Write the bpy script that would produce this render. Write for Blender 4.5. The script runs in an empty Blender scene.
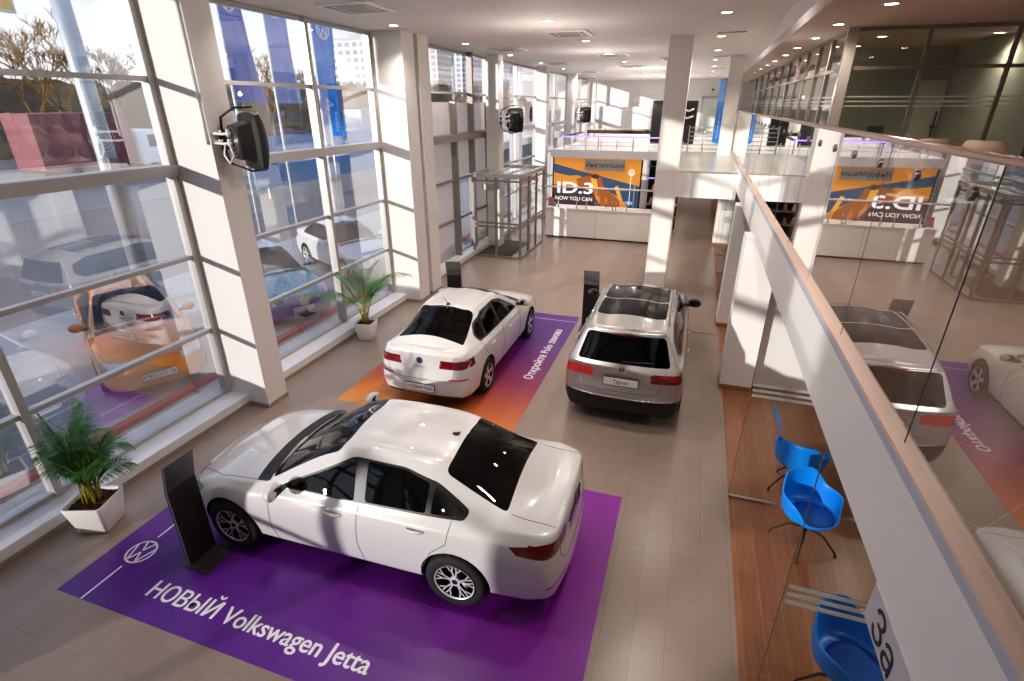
import bpy, bmesh, math, random
from mathutils import Vector, Matrix
from mathutils.bvhtree import BVHTree
random.seed(7)
SC = bpy.context.scene
C = SC.collection
PI = math.pi
R = math.radians

# ------------------------------------------------------------------ materials
def nt(m):
    m.use_nodes = True
    return m.node_tree

def mat(name, col, rough=.5, metal=0, coat=0, noise=0, nscale=8, bump=0, spec=.5, emis=None, estr=0, trans=0, sub=0):
    m = bpy.data.materials.new(name); t = nt(m); b = t.nodes['Principled BSDF']
    b.inputs['Base Color'].default_value = (*col, 1)
    b.inputs['Roughness'].default_value = rough
    b.inputs['Metallic'].default_value = metal
    b.inputs['Coat Weight'].default_value = coat
    b.inputs['Coat Roughness'].default_value = .03
    b.inputs['Specular IOR Level'].default_value = spec
    if emis:
        b.inputs['Emission Color'].default_value = (*emis, 1); b.inputs['Emission Strength'].default_value = estr
    if noise or bump:
        tc = t.nodes.new('ShaderNodeTexCoord')
        n = t.nodes.new('ShaderNodeTexNoise'); n.inputs['Scale'].default_value = nscale; n.inputs['Detail'].default_value = 4
        t.links.new(tc.outputs['Object'], n.inputs['Vector'])
        if noise:
            mx = t.nodes.new('ShaderNodeMix'); mx.data_type = 'RGBA'
            mx.inputs['A'].default_value = (*[c * (1 - noise) for c in col], 1)
            mx.inputs['B'].default_value = (*[min(1, c * (1 + noise)) for c in col], 1)
            t.links.new(n.outputs['Fac'], mx.inputs['Factor']); t.links.new(mx.outputs['Result'], b.inputs['Base Color'])
        if bump:
            bp = t.nodes.new('ShaderNodeBump'); bp.inputs['Strength'].default_value = bump; bp.inputs['Distance'].default_value = .01
            t.links.new(n.outputs['Fac'], bp.inputs['Height']); t.links.new(bp.outputs['Normal'], b.inputs['Normal'])
    return m

def glass(name, tint, r0, k=1.6, refl=(1, 1, 1), rough=0, frost=0, frostcol=(.8, .8, .8)):
    m = bpy.data.materials.new(name); t = nt(m); t.nodes.clear()
    o = t.nodes.new('ShaderNodeOutputMaterial'); tr = t.nodes.new('ShaderNodeBsdfTransparent'); gl = t.nodes.new('ShaderNodeBsdfGlossy')
    tr.inputs['Color'].default_value = (*tint, 1); gl.inputs['Color'].default_value = (*refl, 1); gl.inputs['Roughness'].default_value = rough
    lw = t.nodes.new('ShaderNodeLayerWeight'); lw.inputs['Blend'].default_value = .5
    p = t.nodes.new('ShaderNodeMath'); p.operation = 'POWER'; p.inputs[1].default_value = 5
    t.links.new(lw.outputs['Facing'], p.inputs[0])
    q = t.nodes.new('ShaderNodeMath'); q.operation = 'MULTIPLY_ADD'; q.inputs[1].default_value = k; q.inputs[2].default_value = r0; q.use_clamp = True
    t.links.new(p.outputs[0], q.inputs[0])
    base = tr
    if frost:
        d = t.nodes.new('ShaderNodeBsdfDiffuse'); d.inputs['Color'].default_value = (*frostcol, 1)
        tl = t.nodes.new('ShaderNodeBsdfTranslucent'); tl.inputs['Color'].default_value = (*frostcol, 1)
        a = t.nodes.new('ShaderNodeMixShader'); a.inputs[0].default_value = .6
        t.links.new(d.outputs[0], a.inputs[1]); t.links.new(tl.outputs[0], a.inputs[2])
        b = t.nodes.new('ShaderNodeMixShader'); b.inputs[0].default_value = frost
        t.links.new(tr.outputs[0], b.inputs[1]); t.links.new(a.outputs[0], b.inputs[2]); base = b
    mx = t.nodes.new('ShaderNodeMixShader')
    t.links.new(q.outputs[0], mx.inputs[0]); t.links.new(base.outputs[0], mx.inputs[1]); t.links.new(gl.outputs[0], mx.inputs[2])
    t.links.new(mx.outputs[0], o.inputs[0])
    return m

def emit(name, col, s):
    m = bpy.data.materials.new(name); t = nt(m); t.nodes.clear()
    o = t.nodes.new('ShaderNodeOutputMaterial'); e = t.nodes.new('ShaderNodeEmission')
    e.inputs[0].default_value = (*col, 1); e.inputs[1].default_value = s; t.links.new(e.outputs[0], o.inputs[0])
    return m

def tile_mat(name, c1, c2, mortar, w, h, rough, off=.5, msize=.004, rot=0, noise=.12, grain=0, spec=.5):
    m = bpy.data.materials.new(name); t = nt(m); b = t.nodes['Principled BSDF']
    tc = t.nodes.new('ShaderNodeTexCoord'); mp = t.nodes.new('ShaderNodeMapping'); mp.inputs['Rotation'].default_value = (0, 0, rot)
    t.links.new(tc.outputs['Object'], mp.inputs[0])
    br = t.nodes.new('ShaderNodeTexBrick'); br.offset = off
    br.inputs['Color1'].default_value = (*c1, 1); br.inputs['Color2'].default_value = (*c2, 1); br.inputs['Mortar'].default_value = (*mortar, 1)
    br.inputs['Scale'].default_value = 1; br.inputs['Mortar Size'].default_value = msize; br.inputs['Brick Width'].default_value = w; br.inputs['Row Height'].default_value = h
    br.inputs['Mortar Smooth'].default_value = .2
    t.links.new(mp.outputs[0], br.inputs['Vector'])
    n = t.nodes.new('ShaderNodeTexNoise'); n.inputs['Detail'].default_value = 6 if grain else 1
    mp2 = t.nodes.new('ShaderNodeMapping'); mp2.inputs['Scale'].default_value = (1, 14, 1) if grain else (1, 1, 1); n.inputs['Scale'].default_value = 3 if grain else 2.5
    t.links.new(mp.outputs[0], mp2.inputs[0]); t.links.new(mp2.outputs[0], n.inputs['Vector'])
    hs = t.nodes.new('ShaderNodeHueSaturation')
    mr = t.nodes.new('ShaderNodeMapRange'); mr.inputs[1].default_value = .2; mr.inputs[2].default_value = .8; mr.inputs[3].default_value = 1 - noise; mr.inputs[4].default_value = 1 + noise
    t.links.new(n.outputs['Fac'], mr.inputs[0]); t.links.new(mr.outputs[0], hs.inputs['Value']); t.links.new(br.outputs['Color'], hs.inputs['Color'])
    t.links.new(hs.outputs[0], b.inputs['Base Color'])
    b.inputs['Roughness'].default_value = rough
    bp = t.nodes.new('ShaderNodeBump'); bp.inputs['Strength'].default_value = .25; bp.inputs['Distance'].default_value = .003; bp.invert = True
    t.links.new(br.outputs['Fac'], bp.inputs['Height']); t.links.new(bp.outputs[0], b.inputs['Normal'])
    b.inputs['Specular IOR Level'].default_value = spec
    return m

def ramp_mat(name, axis, stops, rough=.35, coord='Object', spec=.5, diag=None):
    """colour ramp along one axis of the object's own coordinates (printed vinyl)"""
    m = bpy.data.materials.new(name); t = nt(m); b = t.nodes['Principled BSDF']
    tc = t.nodes.new('ShaderNodeTexCoord')
    dt = t.nodes.new('ShaderNodeVectorMath'); dt.operation = 'DOT_PRODUCT'; dt.inputs[1].default_value = axis
    t.links.new(tc.outputs[coord], dt.inputs[0])
    r = t.nodes.new('ShaderNodeValToRGB'); e = r.color_ramp.elements
    while len(e) < len(stops): e.new(.5)
    for i, (p, c) in enumerate(stops): e[i].position = p; e[i].color = (*c, 1)
    t.links.new(dt.outputs['Value'], r.inputs[0]); t.links.new(r.outputs[0], b.inputs['Base Color'])
    b.inputs['Roughness'].default_value = rough; b.inputs['Specular IOR Level'].default_value = spec
    return m

M = {}
M['floor'] = tile_mat('floor tile', (.32, .25, .21), (.305, .238, .20), (.265, .205, .17), .6, .3, .27, noise=.035, rot=PI/2)
M['upfloor'] = tile_mat('gallery floor tile', (.21, .14, .105), (.19, .125, .095), (.32, .24, .19), .6, .6, .3, off=0, noise=.1, rot=R(45))
M['wood'] = tile_mat('wood floor', (.30, .135, .065), (.235, .10, .05), (.30, .16, .09), 1.2, .2, .35, noise=.22, grain=1, msize=.005, rot=PI/2)
M['wall'] = mat('white wall', (.80, .77, .75), .6, noise=.02, nscale=3)
M['ceil'] = tile_mat('ceiling board', (.84, .80, .77), (.85, .81, .78), (.72, .68, .65), 2.4, 1.2, .7, noise=.02, msize=.006)
M['ceil2'] = mat('gallery ceiling', (.74, .63, .56), .7, noise=.02)
M['column'] = mat('column paint', (.80, .765, .735), .5, noise=.02, nscale=2)
M['skirt'] = mat('stone skirting', (.33, .27, .23), .4, noise=.1)
M['woodskirt'] = mat('brown skirting', (.30, .15, .08), .4, noise=.1)
M['alu'] = mat('window aluminium', (.50, .48, .465), .4, .35, noise=.03)
M['aludark'] = mat('taupe aluminium', (.30, .265, .245), .45, .3, noise=.03)
M['ledge'] = mat('window ledge', (.80, .79, .80), .4, noise=.03)
M['steel'] = mat('brushed steel', (.55, .5, .47), .3, .9, noise=.08, nscale=40)
M['rail'] = mat('handrail metal', (.42, .29, .24), .28, .8, noise=.05)
M['railtrim'] = mat('balustrade trim', (.74, .56, .48), .4, .1, noise=.03)
M['slab'] = mat('fascia panel', (.83, .81, .80), .35, noise=.02)
M['slabtrim'] = mat('fascia groove', (.50, .53, .62), .4, .1, noise=.02)
M['winglass'] = glass('window glass', (.92, .92, .92), .38, 1.8)
M['railglass'] = glass('railing glass', (.90, .93, .92), .30, 1.6)
M['officeglass'] = glass('office glass', (.66, .72, .68), .16, 1.3)
M['partglass'] = glass('partition glass', (.93, .96, .95), .05, .8)
M['edge'] = mat('glass edge', (.03, .07, .06), .2)
M['edge2'] = mat('pale glass edge', (.22, .25, .23), .3)
M['frost'] = glass('frosted glass', (.9, .9, .9), .04, .3, frost=.97, frostcol=(.80, .755, .735))
M['stripe'] = glass('frost stripe', (.9, .93, .9), .05, .3, frost=.85, frostcol=(.93, .96, .93))
M['white'] = mat('white lacquer', (.86, .84, .82), .3, noise=.01)
M['black'] = mat('black plastic', (.012, .012, .013), .35, noise=.1)
M['matblack'] = mat('matt black', (.02, .019, .018), .6, noise=.1)
M['chrome'] = mat('chrome', (.8, .8, .8), .12, 1, noise=.02)
M['led'] = emit('led', (1, .88, .72), 22)
M['ledw'] = emit('led warm', (1, .78, .55), 20)
M['purpleled'] = emit('purple led', (.34, .20, 1.0), 2.4)
M['blue'] = mat('blue shell', (.0, .23, .74), .38, noise=.05)
M['bluedark'] = mat('blue cushion', (.0, .10, .42), .8, noise=.1)
M['lettering'] = mat('white lettering', (.86, .85, .88), .4, noise=.01)
M['darktext'] = mat('dark lettering', (.02, .02, .025), .5, noise=.05)

# ------------------------------------------------------------------ mesh helpers
def link(o, parent=None):
    C.objects.link(o)
    if parent is not None: o.parent = parent
    return o

def obj(name, bm, m, parent=None, smooth=False, loc=None):
    me = bpy.data.meshes.new(name)
    bmesh.ops.recalc_face_normals(bm, faces=bm.faces)
    bm.to_mesh(me); bm.free()
    for x in (m if isinstance(m, (list, tuple)) else [m]): me.materials.append(x)
    if smooth:
        for p in me.polygons: p.use_smooth = True
    o = bpy.data.objects.new(name, me)
    if loc: o.location = loc
    return link(o, parent)

def tag(o, label, cat, group=None, kind=None):
    if label: o['label'] = label
    if cat: o['category'] = cat
    if group: o['group'] = group
    if kind: o['kind'] = kind
    return o

def struct(name, bm, m, parent=None, smooth=False):
    o = obj(name, bm, m, parent, smooth)
    if parent is None: o['kind'] = 'structure'
    return o

def thing(name, label, cat, loc=(0, 0, 0), rz=0, group=None, kind=None):
    o = bpy.data.objects.new(name, None); o.empty_display_size = .2; link(o)
    o.location = loc; o.rotation_euler = (0, 0, rz)
    return tag(o, label, cat, group, kind)

def dup(root, loc=None, rz=None, label=None, group=None):
    def cp(o, par):
        c = o.copy(); C.objects.link(c); c.parent = par
        for g in [x for x in bpy.data.objects if x.parent == o]: cp(g, c)
        return c
    r = root.copy(); C.objects.link(r)
    if loc is not None: r.location = loc
    if rz is not None: r.rotation_euler = (0, 0, rz)
    if label: r['label'] = label
    if group: r['group'] = group
    for ch in [x for x in bpy.data.objects if x.parent == root]: cp(ch, r)
    return r

def NB(): return bmesh.new()

def box(bm, x0, x1, y0, y1, z0, z1, mi=0, bev=0, rot=None, seg=2):
    r = bmesh.ops.create_cube(bm, size=1)
    vs = r['verts']
    for v in vs:
        v.co = Vector(((x0 + x1) / 2 + v.co.x * (x1 - x0), (y0 + y1) / 2 + v.co.y * (y1 - y0), (z0 + z1) / 2 + v.co.z * (z1 - z0)))
    fs = {f for v in vs for f in v.link_faces}
    for f in fs: f.material_index = mi
    if bev:
        es = {e for v in vs for e in v.link_edges}
        r = bmesh.ops.bevel(bm, geom=list(es), offset=bev, segments=seg, affect='EDGES', profile=.5)
        for f in r['faces']: f.material_index = mi
        vs = list({v for f in r['faces'] for v in f.verts} | {v for v in vs if v.is_valid})
    if rot is not None:
        bmesh.ops.transform(bm, matrix=rot, verts=[v for v in vs if v.is_valid])
    return vs

def cyl(bm, p0, p1, r0, r1=None, seg=16, caps=True, mi=0):
    p0 = Vector(p0); p1 = Vector(p1); r1 = r0 if r1 is None else r1
    d = p1 - p0; q = d.to_track_quat('Z', 'Y').to_matrix()
    rings = []
    for p, r in ((p0, r0), (p1, r1)):
        rings.append([bm.verts.new(p + q @ Vector((r * math.cos(2 * PI * i / seg), r * math.sin(2 * PI * i / seg), 0))) for i in range(seg)])
    for i in range(seg):
        f = bm.faces.new((rings[0][i], rings[0][(i + 1) % seg], rings[1][(i + 1) % seg], rings[1][i])); f.smooth = True; f.material_index = mi
    if caps:
        f = bm.faces.new(rings[0][::-1]); f.material_index = mi
        f = bm.faces.new(rings[1]); f.material_index = mi

def tube(bm, pts, r, seg=8, mi=0, closed=False):
    """r: number or list"""
    pts = [Vector(p) for p in pts]; n = len(pts); rings = []
    up = Vector((0, 0, 1)); prev = None
    for i, p in enumerate(pts):
        a = pts[i - 1] if i > 0 or closed else p; b = pts[(i + 1) % n] if i < n - 1 or closed else p
        d = (b - a).normalized()
        if prev is None:
            u = d.orthogonal().normalized()
        else:
            u = (prev - d * prev.dot(d))
            u = u.normalized() if u.length > 1e-6 else d.orthogonal().normalized()
        prev = u; v = d.cross(u)
        rr = r[i] if isinstance(r, (list, tuple)) else r
        rings.append([bm.verts.new(p + (u * math.cos(2 * PI * k / seg) + v * math.sin(2 * PI * k / seg)) * rr) for k in range(seg)])
    m = n if closed else n - 1
    for i in range(m):
        A = rings[i]; B = rings[(i + 1) % n]
        for k in range(seg):
            f = bm.faces.new((A[k], A[(k + 1) % seg], B[(k + 1) % seg], B[k])); f.smooth = True; f.material_index = mi
    if not closed:
        f = bm.faces.new(rings[0][::-1]); f.material_index = mi
        f = bm.faces.new(rings[-1]); f.material_index = mi

def lathe(bm, prof, seg=32, center=(0, 0, 0), axis='Z', mi=0, sx=1, sy=1):
    rings = []; c = Vector(center)
    for (r, z) in prof:
        ring = []
        for k in range(seg):
            a = 2 * PI * k / seg; x, y = r * math.cos(a) * sx, r * math.sin(a) * sy
            if axis == 'Z': p = Vector((x, y, z))
            elif axis == 'Y': p = Vector((x, z, y))
            else: p = Vector((z, x, y))
            ring.append(bm.verts.new(c + p))
        rings.append(ring)
    for i in range(len(rings) - 1):
        for k in range(seg):
            f = bm.faces.new((rings[i][k], rings[i][(k + 1) % seg], rings[i + 1][(k + 1) % seg], rings[i + 1][k])); f.smooth = True; f.material_index = mi
    return rings

def prism(bm, pts, z0, z1, mi=0, mtx=None):
    a = [bm.verts.new((x, y, z0)) for x, y in pts]; b = [bm.verts.new((x, y, z1)) for x, y in pts]
    n = len(pts)
    fs = [bm.faces.new(a[::-1]), bm.faces.new(b)] + [bm.faces.new((a[i], a[(i + 1) % n], b[(i + 1) % n], b[i])) for i in range(n)]
    for f in fs: f.material_index = mi
    if mtx is not None: bmesh.ops.transform(bm, matrix=mtx, verts=a + b)
    return a + b

def quad(bm, ps, mi=0):
    f = bm.faces.new([bm.verts.new(p) for p in ps]); f.material_index = mi; return f

def text(name, s, size, m, parent, mtx, ext=.002, bold=.0, sx=1, shear=0, sp=1, align='CENTER'):
    cu = bpy.data.curves.new(name, 'FONT'); cu.body = s; cu.size = size * 20; cu.extrude = ext * 20; cu.offset = bold * 20; cu.align_x = align; cu.align_y = 'CENTER'
    cu.space_character = sp; cu.shear = shear; cu.resolution_u = 4
    o = bpy.data.objects.new(name, cu); C.objects.link(o)
    bpy.context.view_layer.update()
    me = bpy.data.meshes.new_from_object(o)
    C.objects.unlink(o); bpy.data.objects.remove(o)
    me.transform(mtx @ Matrix.Diagonal((sx * .05, .05, .05, 1)))
    me.materials.clear(); me.materials.append(m)
    q = bpy.data.objects.new(name, me); link(q, parent)
    return q

def fl_mtx(x, y, z, rz=0):           # lying on a floor
    return Matrix.Translation((x, y, z)) @ Matrix.Rotation(rz, 4, 'Z')
def wall_mtx(x, y, z, rz=0):         # upright, facing -Y when rz = 0
    return Matrix.Translation((x, y, z)) @ Matrix.Rotation(rz, 4, 'Z') @ Matrix.Rotation(PI / 2, 4, 'X')

def vw_bm(bm, rad, th, w, mtx):
    """round emblem: ring, V over W"""
    def bar(p, q, ww):
        p = Vector((*p, 0)); q = Vector((*q, 0)); d = (q - p).normalized(); n = Vector((-d.y, d.x, 0)) * ww / 2
        prism(bm, [(a.x, a.y) for a in (p - n, q - n, q + n, p + n)], 0, th, mtx=mtx)
    seg = 40
    for i in range(seg):
        a, b = 2 * PI * i / seg, 2 * PI * (i + 1) / seg
        prism(bm, [(math.cos(a) * rad, math.sin(a) * rad), (math.cos(b) * rad, math.sin(b) * rad), (math.cos(b) * (rad - w), math.sin(b) * (rad - w)), (math.cos(a) * (rad - w), math.sin(a) * (rad - w))], 0, th, mtx=mtx)
    r = rad
    for s in (-1, 1):
        bar((s * .36 * r, .84 * r), (0, .12 * r), w)
        bar((s * .78 * r, .48 * r), (s * .34 * r, -.78 * r), w)
        bar((s * .34 * r, -.78 * r), (0, -.02 * r), w)

# ------------------------------------------------------------------ camera
H = 4.65
cam = bpy.data.objects.new('camera', bpy.data.cameras.new('camera')); link(cam)
cam.location = (0, 0, H); cam.rotation_euler = (R(90 - 24.16), 0, R(18.54))
cam.data.sensor_width = 36; cam.data.lens = 36 * 525 / 1024; cam.data.clip_end = 600; cam.data.clip_start = .05
SC.camera = cam
# ------------------------------------------------------------------ setting: floor, ceiling, walls
YF, YN = 38.0, -10.0
XL, XR = -7.1, 8.0
bm = NB(); box(bm, XL - .3, .95, YN, YF, -.3, 0); struct('floor', bm, M['floor'])
bm = NB(); box(bm, .95, XR, YN, YF, -.3, 0.0); struct('floor_wood', bm, M['wood'])
bm = NB()
for y in (11.55,):
    box(bm, -2.15, .95, y, y + .025, 0, .004)
struct('trim_floor_joint', bm, M['matblack'])
CZ = 6.1
bm = NB(); box(bm, XL - .3, 1.14, YN, YF, CZ, CZ + .3); struct('ceiling', bm, M['ceil'])
bm = NB(); box(bm, 1.30, XR, YN, YF, 5.95, CZ + .3); struct('ceiling_gallery', bm, M['ceil2'])
bm = NB(); box(bm, 1.14, 1.30, YN, YF, 5.80, CZ + .3); struct('trim_ceiling_beam', bm, M['slab'])
bm = NB(); box(bm, XL - .3, XR, YF, YF + .3, 0, CZ + .3); struct('wall_far', bm, M['wall'])
bm = NB(); box(bm, XL - .3, XR, YN - .3, YN, 0, CZ + .3); struct('wall_near', bm, M['wall'])
bm = NB(); box(bm, XR, XR + .3, YN, YF, 0, CZ + .3); struct('wall_right', bm, M['wall'])
# ledge under the windows
bm = NB(); box(bm, XL - .1, -6.67, YN, YF, 0, .20, bev=.006); struct('wall_left_ledge', bm, M['ledge'])
bm = NB(); box(bm, -6.67, -6.655, YN, YF, 0, .07); struct('baseboard_left', bm, M['skirt'])
# columns along the window wall
cols = [(-6.4, -5.95), (-.1, .35), (5.9, 6.35), (11.34, 11.88), (12.06, 12.6), (17.37, 17.82), (23.2, 23.65), (28.9, 29.35), (34.4, 34.85)]
for i, (a, b) in enumerate(cols):
    xb = XL - .02 if a < 17 else -6.72
    bm = NB(); box(bm, xb, -6.28, a, b, .0, CZ)
    box(bm, xb, -6.27, a - .01, b + .01, 0, .07, mi=1)
    struct('wall_left_column', bm, [M['column'], M['skirt']])
# window bays
tz = [.23, 1.35, 2.55, 3.80, 4.97, 6.06]
def bay(n, y0, y1, mull, pane_mat='winglass'):
    bm = NB()
    for z in tz:
        if z == 3.80: box(bm, -7.24, -6.98, y0, y1, z - .07, z + .08)
        else: box(bm, -7.15, -7.04, y0, y1, z - .03, z + .03)
    box(bm, -7.16, -7.02, y0, y0 + .09, .2, CZ); box(bm, -7.16, -7.02, y1 - .09, y1, .2, CZ)
    for y in mull: box(bm, -7.16, -7.0, y - .045, y + .045, .2, CZ)
    w = struct('window_%d' % n, bm, M['alu'])
    bm = NB(); quad(bm, [(-7.09, y0, .2), (-7.09, y1, .2), (-7.09, y1, CZ), (-7.09, y0, CZ)])
    g = obj('pane', bm, M['winglass'], w)
    return w
bay(1, -9.4, -6.4, [])
bay(2, -5.95, -.1, [-3.0])
bay(3, .35, 5.9, [3.14])
bay(4, 6.35, 11.34, [9.2])
w5 = bay(5, 12.6, 18.3, [])
bay(6, 18.3, 24.3, [21.5])
bay(7, 24.3, 30.4, [27.5])
bay(8, 30.4, 36.4, [33.6])
bay(9, 36.4, 38.0, [])
bm = NB(); box(bm, XL - .2, XL, YN, -9.4, 0, CZ); struct('wall_left', bm, M['wall'])
# frosted screens and taupe posts inside bay five
bm = NB()
for a, b, z0, z1 in ((12.62, 15.25, .22, 4.72), (16.7, 18.3, .22, 4.72), (15.38, 16.6, 2.62, 4.72)):
    box(bm, -7.07, -7.05, a, b, z0, z1)
obj('frosted_panel', bm, M['frost'], w5)
bm = NB()
for y in (15.31, 16.65, 18.12): box(bm, -7.04, -6.86, y - .06, y + .06, .2, 4.75 if y != 16.65 else CZ)
box(bm, -7.04, -6.8, 12.6, 18.3, 3.66, 3.86)
for z in (2.55, 1.35): box(bm, -7.04, -6.95, 12.6, 18.3, z - .03, z + .03)
obj('taupe_frame', bm, M['aludark'], w5)

# right hand side: gallery slab, fascia, trim
bm = NB(); box(bm, 1.02, XR, YN, YF, 2.72, 3.1); struct('floor_gallery', bm, M['upfloor'])
bm = NB(); box(bm, 1.0, 1.03, YN, YF, 2.72, 3.20); struct('trim_gallery_fascia', bm, M['slab'])
bm = NB(); box(bm, 1.0, 1.012, YN, YF, 3.20, 3.245); struct('trim_gallery_groove', bm, M['slabtrim'])
bm = NB(); box(bm, 1.002, 1.052, YN, YF, 3.245, 3.262); box(bm, 1.03, 1.1, YN, YF, 3.1, 3.246); struct('trim_gallery_ledge', bm, M['railtrim'])
# ground floor wall stubs at the edge of the wooden floor
for a in (9.04, 12.1, 20.2):
    bm = NB(); box(bm, .90, 1.42, a, a + .5 if a < 20 else a + .6, .0, 2.72); box(bm, .89, 1.43, a - .01, a + .51, 0, .09, mi=1)
    struct('wall_stub', bm, [M['wall'], M['woodskirt']])
bm = NB(); box(bm, 5.2, 5.4, YN, YF, 0, 2.72); struct('wall_under_gallery', bm, M['wall'])
# free standing column of the hall
bm = NB(); box(bm, -.97, -.43, 14.4, 14.94, 0, CZ); box(bm, -.415, -.40, 14.42, 14.46, 0, 2.5, mi=1); struct('wall_column', bm, [M['column'], M['railtrim']])
bm = NB(); box(bm, .60, 1.02, 20.2, 20.8, 3.1, CZ); struct('wall_column', bm, M['column'])
# landing
bm = NB(); box(bm, -.43, 1.0, 14.4, 14.6, 2.5, 3.1); box(bm, -.97, 1.02, 14.6, 21.3, 2.85, 3.09); box(bm, -.95, 1.02, 14.6, 21.3, 3.09, 3.1, mi=1); struct('floor_landing', bm, [M['slab'], mat('pale landing', (.55, .53, .50), .25, noise=.08)])
bm = NB(); box(bm, -5.5, 1.02, 21.3, YF, 2.76, 3.06); struct('floor_upper_deck', bm, M['slab'])

# balustrade glass of the gallery
rl = thing('glass_balustrade', 'long frameless glass balustrade with a brown metal handrail along the gallery edge', 'railing', (1.05, 2, 3.25))
def rel(o, base):
    o.location = Vector(o.location) - Vector(base); return o
joints = [-8.5 + 1.29 * i for i in range(0, 36)]
off = 2.43 - min(joints, key=lambda j: abs(j - 2.43))
joints = [j + off for j in joints]
prev = None
for a, b in zip(joints[:-1], joints[1:]):
    bm = NB(); quad(bm, [(0, a + .006 - 2, 0), (0, b - .006 - 2, 0), (0, b - .006 - 2, 1.21), (0, a + .006 - 2, 1.21)])
    g = obj('glass_panel', bm, M['railglass'], rl)
    bm = NB(); jw = .004 if abs(b - 2.43) < .1 else .0012; box(bm, -.0015, .0015, b - 2 - jw, b - 2 + jw, 0, 1.21); obj('joint', bm, M['edge' if jw > .003 else 'edge2'], g)
bm = NB(); box(bm, -.03, .03, -11, 36, 1.205, 1.235, bev=.008); obj('handrail', bm, M['rail'], rl)
for y in [3.24 + .635 * i for i in range(-1, 16)]:
    bm = NB()
    for k in range(4):
        a = k * PI / 2
        cyl(bm, (-.012, y - 2 + .016 * math.cos(a), 1.08 + .016 * math.sin(a)), (.012, y - 2 + .016 * math.cos(a), 1.08 + .016 * math.sin(a)), .013, seg=12)
    obj('clamp', bm, M['aludark'], rl)

# landing balustrade
lb = thing('glass_balustrade', 'short clear glass balustrade across the landing between the white column and the gallery', 'railing', (.3, 14.45, 3.1))
bm = NB(); quad(bm, [(-.7, 0, 0), (.68, 0, 0), (.68, 0, 1.1), (-.7, 0, 1.1)]); obj('glass_panel', bm, M['partglass'], lb)
bm = NB(); box(bm, -.7, .68, -.02, .02, 0, .03); obj('base_rail', bm, M['steel'], lb)

# glass office wall on the gallery
OX, OY = 2.42, 12.6
bm = NB()
def frame_run(bm, pts):
    pass
zt = 5.95
ys = [OY, 14.2, 15.6, 17.2, 18.8, 20.6, 22.6, 24.8, 27.2, 30, 33]
for y in ys: box(bm, OX - .04, OX + .04, y - .05, y + .05, 3.1, zt)
for z in (3.13, 5.28, zt - .03): box(bm, OX - .035, OX + .035, OY, YF, z - .03, z + .03)
w = struct('window_office_side', bm, M['aludark'])
bm = NB(); quad(bm, [(OX, OY, 3.1), (OX, YF, 3.1), (OX, YF, zt), (OX, OY, zt)]); obj('pane', bm, M['officeglass'], w)
bm = NB()
xs = [OX, 3.65, 4.95, 6.3, 7.6]
for x in xs: box(bm, x - .03, x + .03, OY - .03, OY + .03, 3.1, zt)
for z in (3.13, 5.28, zt - .03): box(bm, OX, XR, OY - .035, OY + .035, z - .03, z + .03)
box(bm, OX - .09, OX + .09, OY - .09, OY + .05, 3.1, zt, mi=1)
w = struct('window_office_front', bm, [M['aludark'], M['alu']])
bm = NB(); quad(bm, [(OX, OY, 3.1), (XR, OY, 3.1), (XR, OY, zt), (OX, OY, zt)]); obj('pane', bm, M['officeglass'], w)
bm = NB()
for k, z in enumerate((4.62, 4.70, 4.78)): box(bm, OX, XR, OY - .012, OY - .006, z, z + .025); box(bm, OX - .012, OX - .006, OY, YF, z, z + .025)
obj('frost_stripes', bm, M['stripe'], w)
bm = NB(); box(bm, OX, XR, 17.0, 17.1, 3.1, zt); box(bm, 5.6, 5.7, OY, 17, 3.1, zt); struct('wall_office', bm, mat('office wall', (.46, .46, .39), .7, noise=.04))
# ------------------------------------------------------------------ cars
def paint(name, col, metal=0, rough=.25):
    m = bpy.data.materials.new(name); t = nt(m); b = t.nodes['Principled BSDF']
    tc = t.nodes.new('ShaderNodeTexCoord'); n = t.nodes.new('ShaderNodeTexNoise'); n.inputs['Scale'].default_value = 400
    t.links.new(tc.outputs['Object'], n.inputs['Vector'])
    mx = t.nodes.new('ShaderNodeMix'); mx.data_type = 'RGBA'; mx.inputs['A'].default_value = (*[c * .97 for c in col], 1); mx.inputs['B'].default_value = (*col, 1)
    t.links.new(n.outputs['Fac'], mx.inputs['Factor'])
    ge = t.nodes.new('ShaderNodeNewGeometry'); m2 = t.nodes.new('ShaderNodeMix'); m2.data_type = 'RGBA'
    m2.inputs['B'].default_value = (.015, .015, .016, 1)
    t.links.new(ge.outputs['Backfacing'], m2.inputs['Factor']); t.links.new(mx.outputs['Result'], m2.inputs['A']); t.links.new(m2.outputs['Result'], b.inputs['Base Color'])
    b.inputs['Metallic'].default_value = metal; b.inputs['Roughness'].default_value = rough
    b.inputs['Coat Weight'].default_value = 1; b.inputs['Coat Roughness'].default_value = .02
    return m
M['paintwhite'] = paint('white car paint', (.66, .65, .645), 0, .28)
M['paintwhite2'] = paint('pearl white car paint', (.67, .655, .64), 0, .28)
M['paintsilver'] = paint('silver beige car paint', (.50, .48, .455), .55, .3)
M['paintorange'] = paint('orange car paint', (.75, .25, .04), .2, .3)
M['paintblue'] = paint('dark blue car paint', (.03, .06, .18), .3, .3)
M['paintgrey'] = paint('grey car paint', (.45, .46, .48), .4, .3)
M['carglass'] = glass('car glass', (.20, .24, .23), .05, 1.0)
M['carglass2'] = glass('dark car glass', (.10, .11, .11), .045, .8)
M['carroof'] = mat('black glass roof', (.012, .011, .012), .12, spec=.18, noise=.05)
M['tyre'] = mat('tyre rubber', (.018, .017, .017), .75, noise=.15, nscale=30)
M['rimdark'] = mat('rim dark', (.03, .03, .035), .35, .6, noise=.05)
M['rim'] = mat('rim silver', (.72, .72, .73), .3, .35, noise=.03)
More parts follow.
